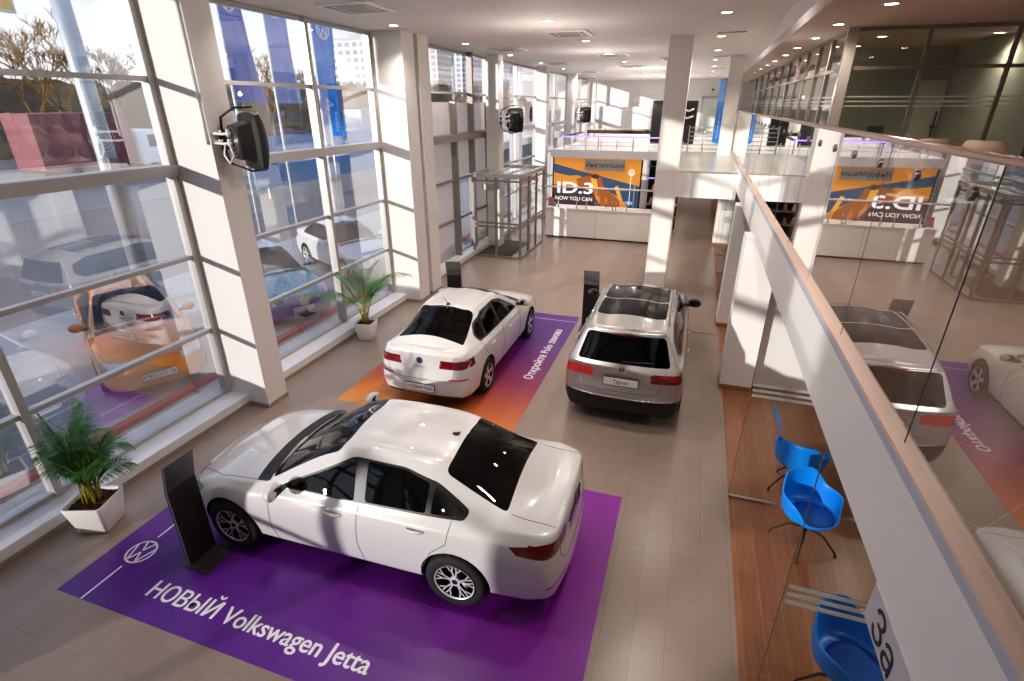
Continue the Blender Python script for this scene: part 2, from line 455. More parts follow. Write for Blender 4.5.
M['trim'] = mat('black trim', (.014, .014, .014), .4, noise=.1)
M['seam'] = mat('panel gap', (.10, .095, .09), .8, noise=.05)
M['cloth'] = mat('car seat cloth', (.028, .027, .028), .9, noise=.2, nscale=60)
M['tail'] = mat('tail lamp red', (.17, .003, .006), .12, coat=1, noise=.25, nscale=14)
M['tail2'] = mat('tail lamp dark red', (.10, .003, .006), .12, coat=1, noise=.2)
M['taillit'] = mat('tail lamp lit', (.50, .01, .012), .2, coat=1, noise=.6, nscale=9, emis=(1, .1, .05), estr=.12)
M['head'] = mat('head lamp', (.45, .48, .52), .08, .4, coat=1, noise=.3, nscale=20)
M['reflector'] = mat('reflector red', (.40, .01, .015), .2, coat=.5, noise=.1)
M['plate'] = mat('plate white', (.80, .80, .80), .4, noise=.02)
M['arch'] = mat('arch liner', (.012, .012, .012), .9, noise=.1)

def limit_cage(me, level=3):
    """push cage vertices so that the subdivided surface passes through them; returns the dense mesh"""
    o = bpy.data.objects.new('tmp', me); C.objects.link(o)
    md = o.modifiers.new('s', 'SUBSURF'); md.levels = level; md.render_levels = level
    tgt = [v.co.copy() for v in me.vertices]; n = len(tgt)
    for it in range(4):
        bpy.context.view_layer.update()
        dg = bpy.context.evaluated_depsgraph_get(); ev = o.evaluated_get(dg).data
        d = [tgt[i] - ev.vertices[i].co for i in range(n)]
        for i in range(n): me.vertices[i].co += d[i] * .85
        me.update()
    bpy.context.view_layer.update()
    dg = bpy.context.evaluated_depsgraph_get(); out = bpy.data.meshes.new_from_object(o.evaluated_get(dg))
    bpy.data.objects.remove(o)
    return out

def mirror_bm(bm):
    g = bm.verts[:] + bm.edges[:] + bm.faces[:]
    r = bmesh.ops.duplicate(bm, geom=g)
    vs = [x for x in r['geom'] if isinstance(x, bmesh.types.BMVert)]
    for v in vs: v.co.y = -v.co.y
    bmesh.ops.reverse_faces(bm, faces=[x for x in r['geom'] if isinstance(x, bmesh.types.BMFace)])
    bmesh.ops.remove_doubles(bm, verts=bm.verts[:], dist=.0008)

def car_shell(st, nose, tail):
    """st: list of stations (x, [(y,z) x7 from rocker to roof rail], zc, bow) ; nose / tail: list per level (x_centre, z) of the end caps"""
    K = 3
    bm = NB(); V = {}
    def vert(p):
        k = (round(p[0], 4), round(p[1], 4), round(p[2], 4))
        if k not in V: V[k] = bm.verts.new(p)
        return V[k]
    def topp(s, k):           # k=0 centre .. K rail
        x, lv, zc, bow = s; x, y, z = LV(s, 6); u = k / K
        return (x + bow * (1 - u ** 2), y * u, zc + (z - zc) * u ** 2.2) if k < K else (x, y, z)
    def LV(s, j):
        l = s[1][j]; return (s[0] + (l[2] if len(l) > 2 else 0), l[0], l[1])
    F = []
    n = len(st)
    for i in range(n - 1):
        a, b = st[i], st[i + 1]
        for j in range(6):
            F.append([LV(a, j), LV(a, j + 1), LV(b, j + 1), LV(b, j)])
        for k in range(K): F.append([topp(a, k), topp(b, k), topp(b, k + 1), topp(a, k + 1)])
    for s, cap, rev in ((st[0], nose, 0), (st[-1], tail, 1)):
        def cp(k, j):
            if k == K: return LV(s, j)
            if j == 6: return topp(s, k)
            u = k / K; xs, y, z = LV(s, j); xc, zc = cap[j]
            return (xc + (xs - xc) * u ** 2.6, y * u ** .9, zc + (z - zc) * u ** 2)
        for k in range(K):
            for j in range(6): F.append([cp(k, j), cp(k + 1, j), cp(k + 1, j + 1), cp(k, j + 1)])
    for f in F:
        vs = [vert(p) for p in f]
        if len(set(vs)) >= 3:
            try: bm.faces.new(list(dict.fromkeys(vs)))
            except ValueError: pass
    ly = bm.edges.layers.float.get('crease_edge') or bm.edges.layers.float.new('crease_edge')
    for i in range(1, n - 2):
        for j, cv in ((4, .75), (1, .6), (5, .45)):
            e = bm.edges.get((vert(LV(st[i], j)), vert(LV(st[i + 1], j))))
            if e: e[ly] = cv
    # mirror: keep centre row welded
    half = bm.verts[:]
    g = bm.verts[:] + bm.edges[:] + bm.faces[:]
    r = bmesh.ops.duplicate(bm, geom=g)
    for x in r['geom']:
        if isinstance(x, bmesh.types.BMVert): x.co.y = -x.co.y
    bmesh.ops.remove_doubles(bm, verts=bm.verts[:], dist=.0005)
    bmesh.ops.recalc_face_normals(bm, faces=bm.faces)
    return bm

def crease(bm, test, val):
    ly = bm.edges.layers.float.get('crease_edge') or bm.edges.layers.float.new('crease_edge')
    for e in bm.edges:
        if test(e): e[ly] = val

def cut(bm, poly, U, V, facing, limit=None, both=False):
    """select, after splitting exactly along a convex outline, the faces whose projection on U,V lies in poly and that look along facing"""
    U = Vector(U); V = Vector(V); D = Vector(facing).normalized(); N = U.cross(V).normalized()
    n = len(poly)
    ar = sum(poly[i][0] * poly[(i + 1) % n][1] - poly[(i + 1) % n][0] * poly[i][1] for i in range(n))
    if ar < 0: poly = poly[::-1]
    mu = [min(p[k] for p in poly) for k in (0, 1)]; Mu = [max(p[k] for p in poly) for k in (0, 1)]
    bm.normal_update()
    cand = []
    for f in bm.faces:
        if f.normal.dot(D) < .05: continue
        us = [v.co.dot(U) for v in f.verts]; vs = [v.co.dot(V) for v in f.verts]
        if max(us) < mu[0] or min(us) > Mu[0] or max(vs) < mu[1] or min(vs) > Mu[1]: continue
        if limit and not limit(f.calc_center_median()): continue
        cand.append(f)
    for i in range(n):
        a, b = poly[i], poly[(i + 1) % n]
        pa = U * a[0] + V * a[1]; d2 = U * (b[0] - a[0]) + V * (b[1] - a[1])
        if d2.length < 1e-6: continue
        no = d2.cross(N).normalized()      # outward
        if no.dot(U * (mu[0] + Mu[0]) / 2 + V * (mu[1] + Mu[1]) / 2 - pa) > 0: no = -no
        cand = [f for f in cand if f.is_valid]
        geom = set(cand)
        for f in cand: geom.update(f.edges); geom.update(f.verts)
        r = bmesh.ops.bisect_plane(bm, geom=list(geom), dist=1e-5, plane_co=pa, plane_no=no)
        fs = {x for x in r['geom'] if isinstance(x, bmesh.types.BMFace)} | {f for f in cand if f.is_valid}
        cand = [f for f in fs if f.is_valid and (f.calc_center_median() - pa).dot(no) < 0]
    return cand

def rnd(poly, r, n=3):
    """round the corners of a convex outline"""
    out = []; m = len(poly)
    for i in range(m):
        p = Vector((*poly[i], 0)); a = Vector((*poly[i - 1], 0)); b = Vector((*poly[(i + 1) % m], 0))
        rr = min(r, (a - p).length * .45, (b - p).length * .45)
        s = p + (a - p).normalized() * rr; e = p + (b - p).normalized() * rr
        for k in range(n + 1):
            t = k / n; q = s * (1 - t) ** 2 + p * 2 * t * (1 - t) + e * t * t
            out.append((q.x, q.y))
    return out

def split_off(bm, faces, name, m, parent, off=0.0, thick=0):
    """move faces of bm into an object of their own"""
    faces = [f for f in faces if f.is_valid]
    if not faces: print('EMPTY', name); return None
    nb = NB(); mp = {}
    nrm = {}
    for f in faces:
        for v in f.verts: nrm[v] = v.normal.copy()
    for f in faces:
        vs = []
        for v in f.verts:
            if v not in mp: mp[v] = nb.verts.new(v.co + nrm[v] * off)
            vs.append(mp[v])
        g = nb.faces.new(vs); g.smooth = True
    bmesh.ops.delete(bm, geom=faces, context='FACES')
    me = bpy.data.meshes.new(name); nb.to_mesh(me); nb.free(); me.materials.append(m)
    o = bpy.data.objects.new(name, me); link(o, parent)
    if thick:
        md = o.modifiers.new('t', 'SOLIDIFY'); md.thickness = thick; md.offset = -1
    return o

def wheel(parent, name, x, y, r, w, side, style, tyre_r=None):
    """axis along Y, outer face towards side*Y; an object with rim and tyre"""
    t = NB(); rr = r * .70
    prof = [(rr, -w / 2 + .01), (r - .045, -w / 2), (r - .012, -w / 2 + .022), (r, -w / 2 + .05), (r + .001, 0), (r, w / 2 - .05), (r - .012, w / 2 - .022), (r - .045, w / 2), (rr, w / 2 - .01)]
    lathe(t, [(a, b) for a, b in prof], 40, axis='Y')
    for k in (-.05, 0, .05): pass
    ty = obj('tyre', t, M['tyre'], None); ty.name = name; ty.parent = parent; ty.location = (x, y, r)
    b = NB(); s = side
    lathe(b, [(rr, -w / 2 * s * .9), (rr + .004, w / 2 * s * .92), (rr - .012, w / 2 * s * .96), (rr - .022, w / 2 * s * .85), (rr - .03, w / 2 * s * .3), (rr - .04, -w / 2 * s * .3), (.0001, -w / 2 * s * .35)], 40, axis='Y', mi=0)
    yo = w / 2 * s * .80
    nsp = 5
    def spoke(a0, r0, a1, r1, wd, y0, y1, mi):
        p = Vector((r0 * math.cos(a0), y0, r0 * math.sin(a0))); q = Vector((r1 * math.cos(a1), y1, r1 * math.sin(a1)))
        d = (q - p).normalized(); n = d.cross(Vector((0, 1, 0))).normalized() * wd / 2; dy = Vector((0, -.03 * s, 0))
        a = [b.verts.new(v) for v in (p - n, q - n * .9, q + n * .9, p + n)]; c = [b.verts.new(v + dy) for v in (p - n, q - n * .9, q + n * .9, p + n)]
        f = b.faces.new(a); f.material_index = mi
        for i in range(4):
            g = b.faces.new((a[i], a[(i + 1) % 4], c[(i + 1) % 4], c[i])); g.material_index = 0
    for k in range(nsp):
        a = 2 * PI * k / nsp + PI / 2
        if style == 'split':
            for sg in (-1, 1):
                spoke(a + sg * .10, .05, a + sg * .17, rr * .62, .020, yo * .9, yo, 1)
                spoke(a + sg * .17, rr * .58, a + sg * .09, rr * .97, .016, yo, yo, 1)
                spoke(a + sg * .17, rr * .55, a + sg * .42, rr * .97, .017, yo, yo, 1)
        else:
            spoke(a, .04, a, rr * .97, .075, yo * .92, yo, 1)
            for sg in (-1, 1): spoke(a + sg * .05, .06, a + sg * .2, rr * .97, .03, yo * .9, yo, 1)
    cyl(b, (0, yo * .7, 0), (0, yo * .98, 0), .062, .055, 20, mi=1)
    cyl(b, (0, yo * .98, 0), (0, yo * 1.01, 0), .03, .03, 20, mi=0)
    lathe(b, [(rr - .004, w / 2 * s * .93), (rr - .016, w / 2 * s * .97), (rr - .026, w / 2 * s * .86)], 40, axis='Y', mi=1)
    ri = obj('rim', b, [M['rimdark'], M['rim']], ty)
    return ty

def seat(parent, x, y, z=.30, w=.5, back=True, bench=False):
    b = NB()
    box(b, x - .25, x + .25, y - w / 2, y + w / 2, z, z + .2, bev=.05)
    m = Matrix.Translation((x - .25, y, z + .15)) @ Matrix.Rotation(R(-14), 4, 'Y') @ Matrix.Translation((-x + .25, -y, -z - .15))
    box(b, x - .33, x - .2, y - w / 2 + .01, y + w / 2 - .01, z + .12, z + .72, bev=.05, rot=m)
    for yy in ([y] if not bench else [y - .38, y + .38]):
        box(b, x - .32, x - .22, yy - .13, yy + .13, z + .76, z + .92, bev=.04, rot=m)
        for k in (-.05, .05): cyl(b, m @ Vector((x - .27, yy + k, z + .7)), m @ Vector((x - .27, yy + k, z + .8)), .007, seg=6)
    return obj('seat', b, M['cloth'], parent, smooth=False)

def surf_curve(bvh, pts, axis, r, bm, side=1, seg=6, sub=10):
    """lay a thin strip on the body: pts in (x,z) for axis 'Y' or (y,z) for 'X' """
    out = []
    for i in range(len(pts) - 1):
        for k in range(sub):
            t = k / sub; out.append((pts[i][0] * (1 - t) + pts[i + 1][0] * t, pts[i][1] * (1 - t) + pts[i + 1][1] * t))
    out.append(pts[-1]); P = []
    for a, z in out:
        if axis == 'Y': o = Vector((a, 1.6 * side, z)); d = Vector((0, -side, 0))
        elif axis == 'X': o = Vector((4 * side, a, z)); d = Vector((-side, 0, 0))
        else: o = Vector((a, z, 3)); d = Vector((0, 0, -1))
        h = bvh.ray_cast(o, d)
        if h[0] is not None: P.append(h[0])
    if len(P) > 1: tube(bm, P, r, seg)

def on_surf(bvh, a, z, axis, side):
    if axis == 'Y': h = bvh.ray_cast(Vector((a, 1.6 * side, z)), Vector((0, -side, 0)))
    elif axis == 'X': h = bvh.ray_cast(Vector((4 * side, a, z)), Vector((-side, 0, 0)))
    else: h = bvh.ray_cast(Vector((a, z, 3)), Vector((0, 0, -1)))
    return h[0], h[1]

def build_car(root, p):
    st = p['st']
    bm = car_shell(st, p['nose'], p['tail'])
    for (axis_test, val) in p.get('creases', []): crease(bm, axis_test, val)
    me = bpy.data.meshes.new('cage'); bm.to_mesh(me); bm.free()
    dense = limit_cage(me, 3)
    b = NB(); b.from_mesh(dense)
    for f in b.faces: f.smooth = True
    bvh = BVHTree.FromBMesh(b)
    wr = p['wr']; ax = p['axles']
    X, Y, Z = Vector((1, 0, 0)), Vector((0, 1, 0)), Vector((0, 0, 1))
    body_mat = p['paint']
    # arches
    for x in ax:
        for s in (1, -1):
            ra = wr + p.get('agap', .045)
            pl = [(x + ra * math.cos(2 * PI * k / 28), wr + .01 + ra * math.sin(2 * PI * k / 28)) for k in range(28)]
            fs = cut(b, pl, X, Z, Y * s, limit=lambda c: abs(c.y) > .35)
            if p.get('cladding'):
                rb = ra + .055
                pass
            bmesh.ops.delete(b, geom=[f for f in fs if f.is_valid], context='FACES')
    # all split parts
    for q in p['parts']:
        nm, poly, view, m = q[:4]; opt = q[4] if len(q) > 4 else {}
        if view == 'corner':      # a lamp that wraps round a corner: (rear or front outline, side outline)
            fx = -1 if opt.get('end', 'rear') == 'rear' else 1
            for s in (1, -1):
                f1 = cut(b, [(a * s, z) for a, z in poly[0]], Y, Z, X * fx, limit=opt.get('l1'))
                c1 = [f.calc_center_median() for f in f1 if f.is_valid]
                f2 = cut(b, poly[1], X, Z, Y * s, limit=opt.get('l2'))
                keep = {f for f in f1 if f.is_valid} | {f for f in f2 if f.is_valid}
                split_off(b, list(keep), nm, M[(opt.get('m2') or m) if s > 0 else m], root, off=opt.get('off', 0))
            continue
        sides = (1, -1) if opt.get('both', view in ('side', 'diag')) else (1,)
        for s in sides:
            if view == 'side': U, V, D = X, Z, Y * s
            elif view == 'rear': U, V, D = Y, Z, -X
            elif view == 'front': U, V, D = Y, Z, X
            elif view == 'top': U, V, D = X, Y, Z
            elif view == 'diag':      # rear corner: U runs across the corner
                U = Vector((p['dg'][0], -p['dg'][1] * s, 0)); V = Z; D = Vector((-.7, .7 * s, 0))
            elif view == 'fdiag':
                U = Vector((p['dg'][0], p['dg'][1] * s, 0)); V = Z; D = Vector((.7, .7 * s, 0))
            pp = poly
            if view == 'fdiag' or view == 'diag': pp = poly
            fs = cut(b, pp, U, V, D, limit=opt.get('limit'))
            if opt.get('side_limit'): fs = [f for f in fs if f.calc_center_median().y * s > 0]
            split_off(b, fs, nm, M[m] if isinstance(m, str) else m, root, off=opt.get('off', 0), thick=opt.get('thick', 0))
    for f in b.faces: f.smooth = True
    bo = NB(); bo.free()
    me = bpy.data.meshes.new('body'); b.to_mesh(me); b.free()
    me.materials.append(body_mat)
    o = bpy.data.objects.new('body', me); link(o, root)
    # seams
    for axis, side, pts in p['seams']:
        for s in ((1, -1) if side == 0 else (side,)):
            sb = NB(); surf_curve(bvh, pts, axis, .0035, sb, s); obj('panel_gap', sb, M['seam'], root)
    # arch liners + underbody
    for x in ax:
        for s in (1, -1):
            lb_ = NB()
            rr = wr + p.get('agap', .045) + .004; N_ = 20
            A = []
            for k in range(N_ + 1):
                a = -.15 + (PI + .3) * k / N_
                A.append((x + rr * math.cos(a), wr + .01 + rr * math.sin(a)))
            yo = []
            for q in A:
                h = bvh.ray_cast(Vector((q[0], 1.6 * s, q[1])), Vector((0, -s, 0)))
                yo.append(abs(h[0].y) if h[0] is not None else p['hw'] * .93)
            for k in range(N_):
                quad(lb_, [(A[k][0], s * (yo[k] - .003), A[k][1]), (A[k + 1][0], s * (yo[k + 1] - .003), A[k + 1][1]), (A[k + 1][0], s * .45, A[k + 1][1]), (A[k][0], s * .45, A[k][1])])
            prism(lb_, [(q[0], q[1]) for q in A], -.01, .01, mtx=Matrix.Translation((0, s * .45, 0)) @ Matrix.Rotation(PI / 2, 4, 'X'))
            obj('arch_liner', lb_, M['arch'], root)
    ub = NB(); x0, x1 = ax[1], ax[0]
    box(ub, x0 + wr + .06, x1 - wr - .06, -p['hw'] * .86, p['hw'] * .86, .17, .24); box(ub, st[-1][0] + .15, x0 - wr - .06, -.6, .6, .24, .3); box(ub, x1 + wr + .06, st[0][0] - .1, -.6, .6, .2, .28)
    box(ub, x0 - wr - .06, x1 + wr + .06, -.42, .42, .2, .26)
    obj('underbody', ub, M['trim'], root)
    for x in ax:
        for s in (1, -1): wheel(root, 'wheel', x, s * (p['hw'] - .098), wr, p.get('ww', .205), s, p['rim'])
    # interior
    it = p['int']
    seat(root, it[0], .36, it[2]); seat(root, it[0], -.36, it[2]); seat(root, it[1], 0, it[2], 1.25, bench=True)
    d = NB(); box(d, it[0] + .62, it[0] + 1.0, -.68, .68, it[2] + .25, it[2] + .52, bev=.06); box(d, it[0] - .3, it[0] + .7, -.1, .1, it[2] - .05, it[2] + .22, bev=.03)
    obj('dashboard', d, M['cloth'], root)
    sw = NB(); c = Vector((it[0] + .52, .36, it[2] + .42)); q = Matrix.Rotation(R(-65), 3, 'Y')
    tube(sw, [c + q @ Vector((.18 * math.cos(2 * PI * k / 24), .18 * math.sin(2 * PI * k / 24), 0)) for k in range(24)], .014, 8, closed=True)
    for a in (0, PI / 2, PI): tube(sw, [c, c + q @ Vector((-.17 * math.sin(a) , .17 * math.cos(a), 0))], .016, 6)
    cyl(sw, c, c + Vector((.2, 0, -.08)), .03)
    obj('steering_wheel', sw, M['trim'], root)
    # mirrors
    mx, my, mz = p['mirror']
    for s in (1, -1):
        b2 = NB()
        r = bmesh.ops.create_uvsphere(b2, u_segments=20, v_segments=12, radius=1)
        for v in b2.verts:
            v.co = Vector((v.co.x * (.085 if v.co.x > 0 else .04), v.co.y * .12, v.co.z * .085))
            v.co.y += .0
        for f in b2.faces: f.smooth = True
        bmesh.ops.transform(b2, matrix=Matrix.Translation((mx, s * my, mz)) @ Matrix.Rotation(s * R(12), 4, 'Z'), verts=b2.verts)
        mo = obj('wing_mirror', b2, p['mirmat'], root, smooth=True)
        b3 = NB(); box(b3, mx - .03, mx + .045, s * (my - .17), s * (my - .04), mz - .06, mz - .035, bev=.008); obj('mirror_stalk', b3, M['trim'], mo)
        b3 = NB(); cyl(b3, (0, 0, 0), (.004, 0, 0), 1, seg=24)
        bmesh.ops.transform(b3, matrix=Matrix.Translation((mx - .040, s * my, mz)) @ Matrix.Diagonal((1, .08, .048, 1)), verts=b3.verts)
        obj('mirror_glass', b3, M['carroof'], mo)
    # handles
    for (hx, hz) in p['handles']:
        for s in (1, -1):
            q, nn = on_surf(bvh, hx, hz, 'Y', s)
            hb = NB(); tube(hb, [q + Vector((-.09, 0, 0)), q + Vector((-.075, s * .028, 0)), q + Vector((.0, s * .036, 0)), q + Vector((.075, s * .028, 0)), q + Vector((.09, 0, 0))], [.010, .014, .015, .014, .010], 8)
            obj('door_handle', hb, p.get('handlemat', body_mat), root)
    # emblem on the tail, antenna
    if 'badge' in p:
        by, bz, br = p['badge']
        q, nn = on_surf(bvh, by, bz, 'X', -1)
        rot = Vector((0, 0, 1)).rotation_difference(nn).to_matrix().to_4x4()
        upv = rot.inverted().to_3x3() @ Vector((0, 0, 1)); ang = math.atan2(upv.y, upv.x) - PI / 2
        rot = rot @ Matrix.Rotation(ang, 4, 'Z')
        e = NB(); cyl(e, (0, 0, 0), (0, 0, .006), br, seg=32); bmesh.ops.transform(e, matrix=Matrix.Translation(q) @ rot, verts=e.verts)
        eo = obj('emblem', e, M['trim'], root)
        e = NB(); vw_bm(e, br, .004, br * .17, Matrix.Translation(q + nn * .005) @ rot); obj('emblem_relief', e, M['chrome'], eo)
    return bvh

def plate_on(root, x, y, z, w, h, s, size, tilt=0, facing=-1, m='plate'):
    """number board facing -X (rear) or +X"""
    b = NB(); box(b, -w / 2 - .01, w / 2 + .01, -h / 2 - .01, h / 2 + .01, -.012, 0, mi=1); box(b, -w / 2, w / 2, -h / 2, h / 2, 0, .004)
    mt = Matrix.Translation((x, y, z)) @ Matrix.Rotation(-PI / 2 if facing < 0 else PI / 2, 4, 'Z') @ Matrix.Rotation(PI / 2 - tilt, 4, 'X')
    bmesh.ops.transform(b, matrix=mt, verts=b.verts)
    o = obj('licence_plate', b, [M[m], M['trim']], root)
    if s: text('plate_lettering', s, size, M['darktext'], o, mt @ Matrix.Translation((0, -.0, .0045)), .0008, sx=1.05)
    return o

def sedan(k=1.0, L=(2.30, -2.34), hw=.90, H_=1.455, ax=(1.45, -1.236), wr=.325, dz=0, tailz=0):
    """stations for a three-box car; x front positive"""
    f, r = L; s = hw / .90
    xa, xb = ax
    def S(x, ys, zc, bow=0): return (x, [(y * s, z) for y, z in ys], zc, bow)
    st = [
        S(f - .13, [(.66, .20), (.73, .26), (.76, .42), (.74, .57), (.69, .66), (.62, .70), (.50, .715)], .715, .07),
        S(f - .36, [(.76, .20), (.83, .27), (.86, .44), (.85, .62), (.80, .735), (.70, .79), (.54, .815)], .83, .04),
        S(xa, [(.78, .22), (.86, .29), (.895, .45), (.89, .68), (.845, .815), (.76, .885), (.58, .925)], .955, .02),
        S(xa - .42, [(.78, .215), (.86, .28), (.89, .45), (.895, .70), (.855, .845), (.775, .925), (.63, .965)], 1.005, .05),
        S(xa - .62, [(.78, .215), (.86, .28), (.885, .45), (.895, .70), (.86, .875), (.795, .955), (.70, 1.015)], 1.055, .10),
        S(xa - 1.02, [(.78, .215), (.86, .28), (.885, .45), (.895, .70), (.865, .885), (.805, .975), (.635, 1.235)], 1.29, .12),
        S(xa - 1.36, [(.78, .215), (.86, .28), (.885, .45), (.895, .70), (.865, .895), (.81, .985), (.575, 1.365)], 1.425, .09),
        S(xa - 1.85, [(.78, .215), (.86, .28), (.885, .45), (.895, .71), (.868, .90), (.812, .99), (.555, 1.395)], H_, .02),
        S(xa - 2.30, [(.78, .215), (.86, .28), (.885, .45), (.895, .72), (.87, .91), (.81, 1.0), (.55, 1.375)], H_ - .01, -.04),
        S(xb + .10, [(.78, .22), (.86, .29), (.89, .46), (.895, .73), (.87, .92), (.80, 1.01), (.545, 1.30)], 1.375, -.10),
        S(xb - .32, [(.78, .20), (.86, .28), (.89, .47), (.89, .74), (.86, .92), (.78, 1.01), (.575, 1.135)], 1.20, -.12),
        S(xb - .62, [(.77, .21), (.85, .29), (.88, .48), (.875, .74), (.84, .92), (.76, 1.02), (.60, 1.055)], 1.075 + tailz * .5, -.10),
        S(r + .25, [(.74, .23), (.82, .30), (.855, .48), (.85, .73), (.81, .91), (.74, 1.01), (.60, 1.045)], 1.075 + tailz, -.04),
        S(r + .11, [(.66, .25), (.74, .31), (.78, .48), (.765, .70), (.72, .88), (.67, .985), (.585, 1.03)], 1.075 + tailz, -.03),
    ]
    nose = [(f - .05, .20), (f - .01, .27), (f + .02, .42), (f + .01, .57), (f - .03, .66), (f - .05, .70), (f - .1, .71)]
    tail = [(r + .05, .27), (r + .01, .33), (r - .01, .48), (r + .02, .66), (r + .045, .86), (r + .045, .98), (r + .05, 1.06)]
    return st, nose, tail
def cr_rows(e):
    return False
X_, Z_ = 0, 1
# -------- white sedan in the foreground (car A)
def car_a():
    root = thing('sedan_car', 'large white sedan parked side-on on the purple floor mat', 'car', (-3.0, 4.24, 0.006), PI + R(1.7))
    st, nose, tail = sedan(L=(2.20, -2.30))
    gl = 'carglass'
    p = dict(st=st, nose=nose, tail=tail, paint=M['paintwhite'], mirmat=M['paintwhite'], wr=.325, axles=(1.45, -1.236), hw=.90, rim='split', int=(.12, -.72, .33), mirror=(.68, .975, 1.05), dg=(.94, .34),
      handles=[(.08, .855), (-.84, .885)], handlemat=M['paintwhite'],
      creases=[(lambda e: all(abs(v.co.z - .87) < .06 and abs(abs(v.co.y) - .866) < .03 for v in e.verts) and abs(e.verts[0].co.x - e.verts[1].co.x) > .05, .5)],
      parts=[
        ('windshield', rnd([(.96, -.70), (.96, .70), (.12, .55), (.12, -.55)], .06), 'top', gl, dict(limit=lambda c: c.z > .98 and c.x > .05)),
        ('window_trim', rnd([(.80, .965), (.62, 1.05), (.16, 1.318), (-.10, 1.375), (-.65, 1.365), (-1.00, 1.285), (-1.36, 1.10), (-1.32, 1.03)], .05), 'side', 'trim', dict(limit=lambda c: abs(c.y) > .45)),
        ('rear_window', rnd([(-1.05, -.52), (-1.05, .52), (-1.70, .60), (-1.70, -.60)], .05), 'top', 'carglass2', dict(limit=lambda c: c.x < -.85)),
        ('tail_light', ([(.40, .885), (.60, .85), (.92, .83), (.92, .955), (.40, .93)], [(-1.86, .84), (-1.78, .915), (-2.10, .955), (-2.48, .955), (-2.48, .83), (-2.12, .81)]), 'corner', 'tail', dict(l1=lambda c: c.x < -1.95, l2=lambda c: c.x < -1.75 and abs(c.y) > .42)),
        ('tail_light_reflector', [(-2.5, .47), (-2.14, .445), (-2.14, .462), (-2.5, .49)], 'side', 'reflector', dict(limit=lambda c: c.x < -2.1 and abs(c.y) > .5)),
        ('plate_recess', rnd([(-.30, .74), (.30, .74), (.27, .90), (-.27, .90)], .03), 'rear', M['paintwhite'], dict(off=-.012)),
        ('headlight', rnd([(1.90, .62), (2.34, .60), (2.34, .70), (1.80, .735)], .03), 'side', 'head', dict(limit=lambda c: c.x > 1.7 and abs(c.y) > .40)),
        ('grille', rnd([(-.5, .50), (.5, .50), (.46, .68), (-.46, .68)], .03), 'front', 'trim', dict(limit=lambda c: c.x > 1.9)),
        ('lower_grille', rnd([(-.6, .24), (.6, .24), (.52, .38), (-.52, .38)], .03), 'front', 'trim', dict(limit=lambda c: c.x > 1.9)),
      ],
      seams=[
        ('Y', 0, [(.80, .93), (.88, .80), (.90, .45), (.84, .27)]),
        ('Y', 0, [(-.20, .98), (-.17, .55), (-.22, .27)]),
        ('Y', 0, [(-1.20, 1.02), (-1.16, .80), (-1.0, .66), (-.90, .44), (-.85, .27)]),
        ('Y', 0, [(1.0, .21), (-.85, .215)]),
        ('Z', 1, [(.96, -.74), (1.6, -.72), (2.1, -.52)]), ('Z', 1, [(.96, .74), (1.6, .72), (2.1, .52)]),
        ('Z', 1, [(-1.74, -.60), (-2.18, -.60)]), ('Z', 1, [(-1.74, .60), (-2.18, .60)]),
        ('X', -1, [(-.60, .98), (-.60, .72), (-.50, .60), (.50, .60), (.60, .72), (.60, .98)]),
      ],
      badge=(0, .955, .055))
    # panes cut from the dark window surround
    bvh = build_car(root, p)
    wt = [o for o in bpy.data.objects if o.parent == root and o.name.startswith('window_trim')]
    side_panes(wt, [rnd([(.72, .985), (.58, 1.05), (.15, 1.295), (-.08, 1.352), (-.10, 1.352), (-.14, 1.005)], .03), rnd([(-.26, 1.015), (-.23, 1.355), (-.64, 1.348), (-.92, 1.275), (-.92, 1.035)], .03), rnd([(-.975, 1.04), (-.975, 1.255), (-1.31, 1.085), (-1.28, 1.048)], .02)], [(-.32, 1.0), (-.30, 1.35)], root)
    wb = NB(); surf_curve(bvh, [(-.30, .86), (.30, .86)], 'X', .013, wb, -1); obj('trunk_trim', wb, M['trim'], root)
    aerial(root, bvh, -.94, fin=True)
    cowl(root, bvh, .93, .60, .74)
    plate_on(root, 2.335, 0, .44, .52, .11, 'НОВЫЙ JETTA', .065, facing=1)
    text('trunk_lettering', 'JETTA', .055, M['chrome'], root, Matrix.Translation((-2.285, -.42, .72)) @ Matrix.Rotation(-PI / 2, 4, 'Z') @ Matrix.Rotation(PI / 2, 4, 'X'), .003)
    return root

def side_panes(trims, panes, pillar, root, m='carglass'):
    X, Z = Vector((1, 0, 0)), Vector((0, 0, 1))
    for o in trims:
        b = NB(); b.from_mesh(o.data); b.normal_update()
        s = 1 if sum(v.co.y for v in b.verts) > 0 else -1
        for f in b.faces:
            if f.normal.y * s < 0: f.normal_flip()
        for pl in panes:
            fs = cut(b, pl, X, Z, Vector((0, s, 0)))
            split_off(b, fs, 'window_pane', M[m], o)
        b.to_mesh(o.data); b.free()
        for q in o.data.polygons: q.use_smooth = True

def aerial(root, bvh, x, fin):
    q, n = on_surf(bvh, x, 0, 'Z', 1)
    b = NB()
    if fin:
        lathe(b, [(.03, 0), (.026, .012), (.008, .02), (.0001, .022)], 16, center=q, sx=1.4)
        tube(b, [q + Vector((-.01, 0, .01)), q + Vector((-.05, 0, .035))], [.012, .008])
    else:
        lathe(b, [(.035, 0), (.028, .02), (.01, .035), (.0001, .036)], 16, center=q, sx=1.3)
        tube(b, [q + Vector((0, 0, .02)), q + Vector((-.17, 0, .19))], [.006, .003], 6)
    obj('aerial', b, M['trim'], root)

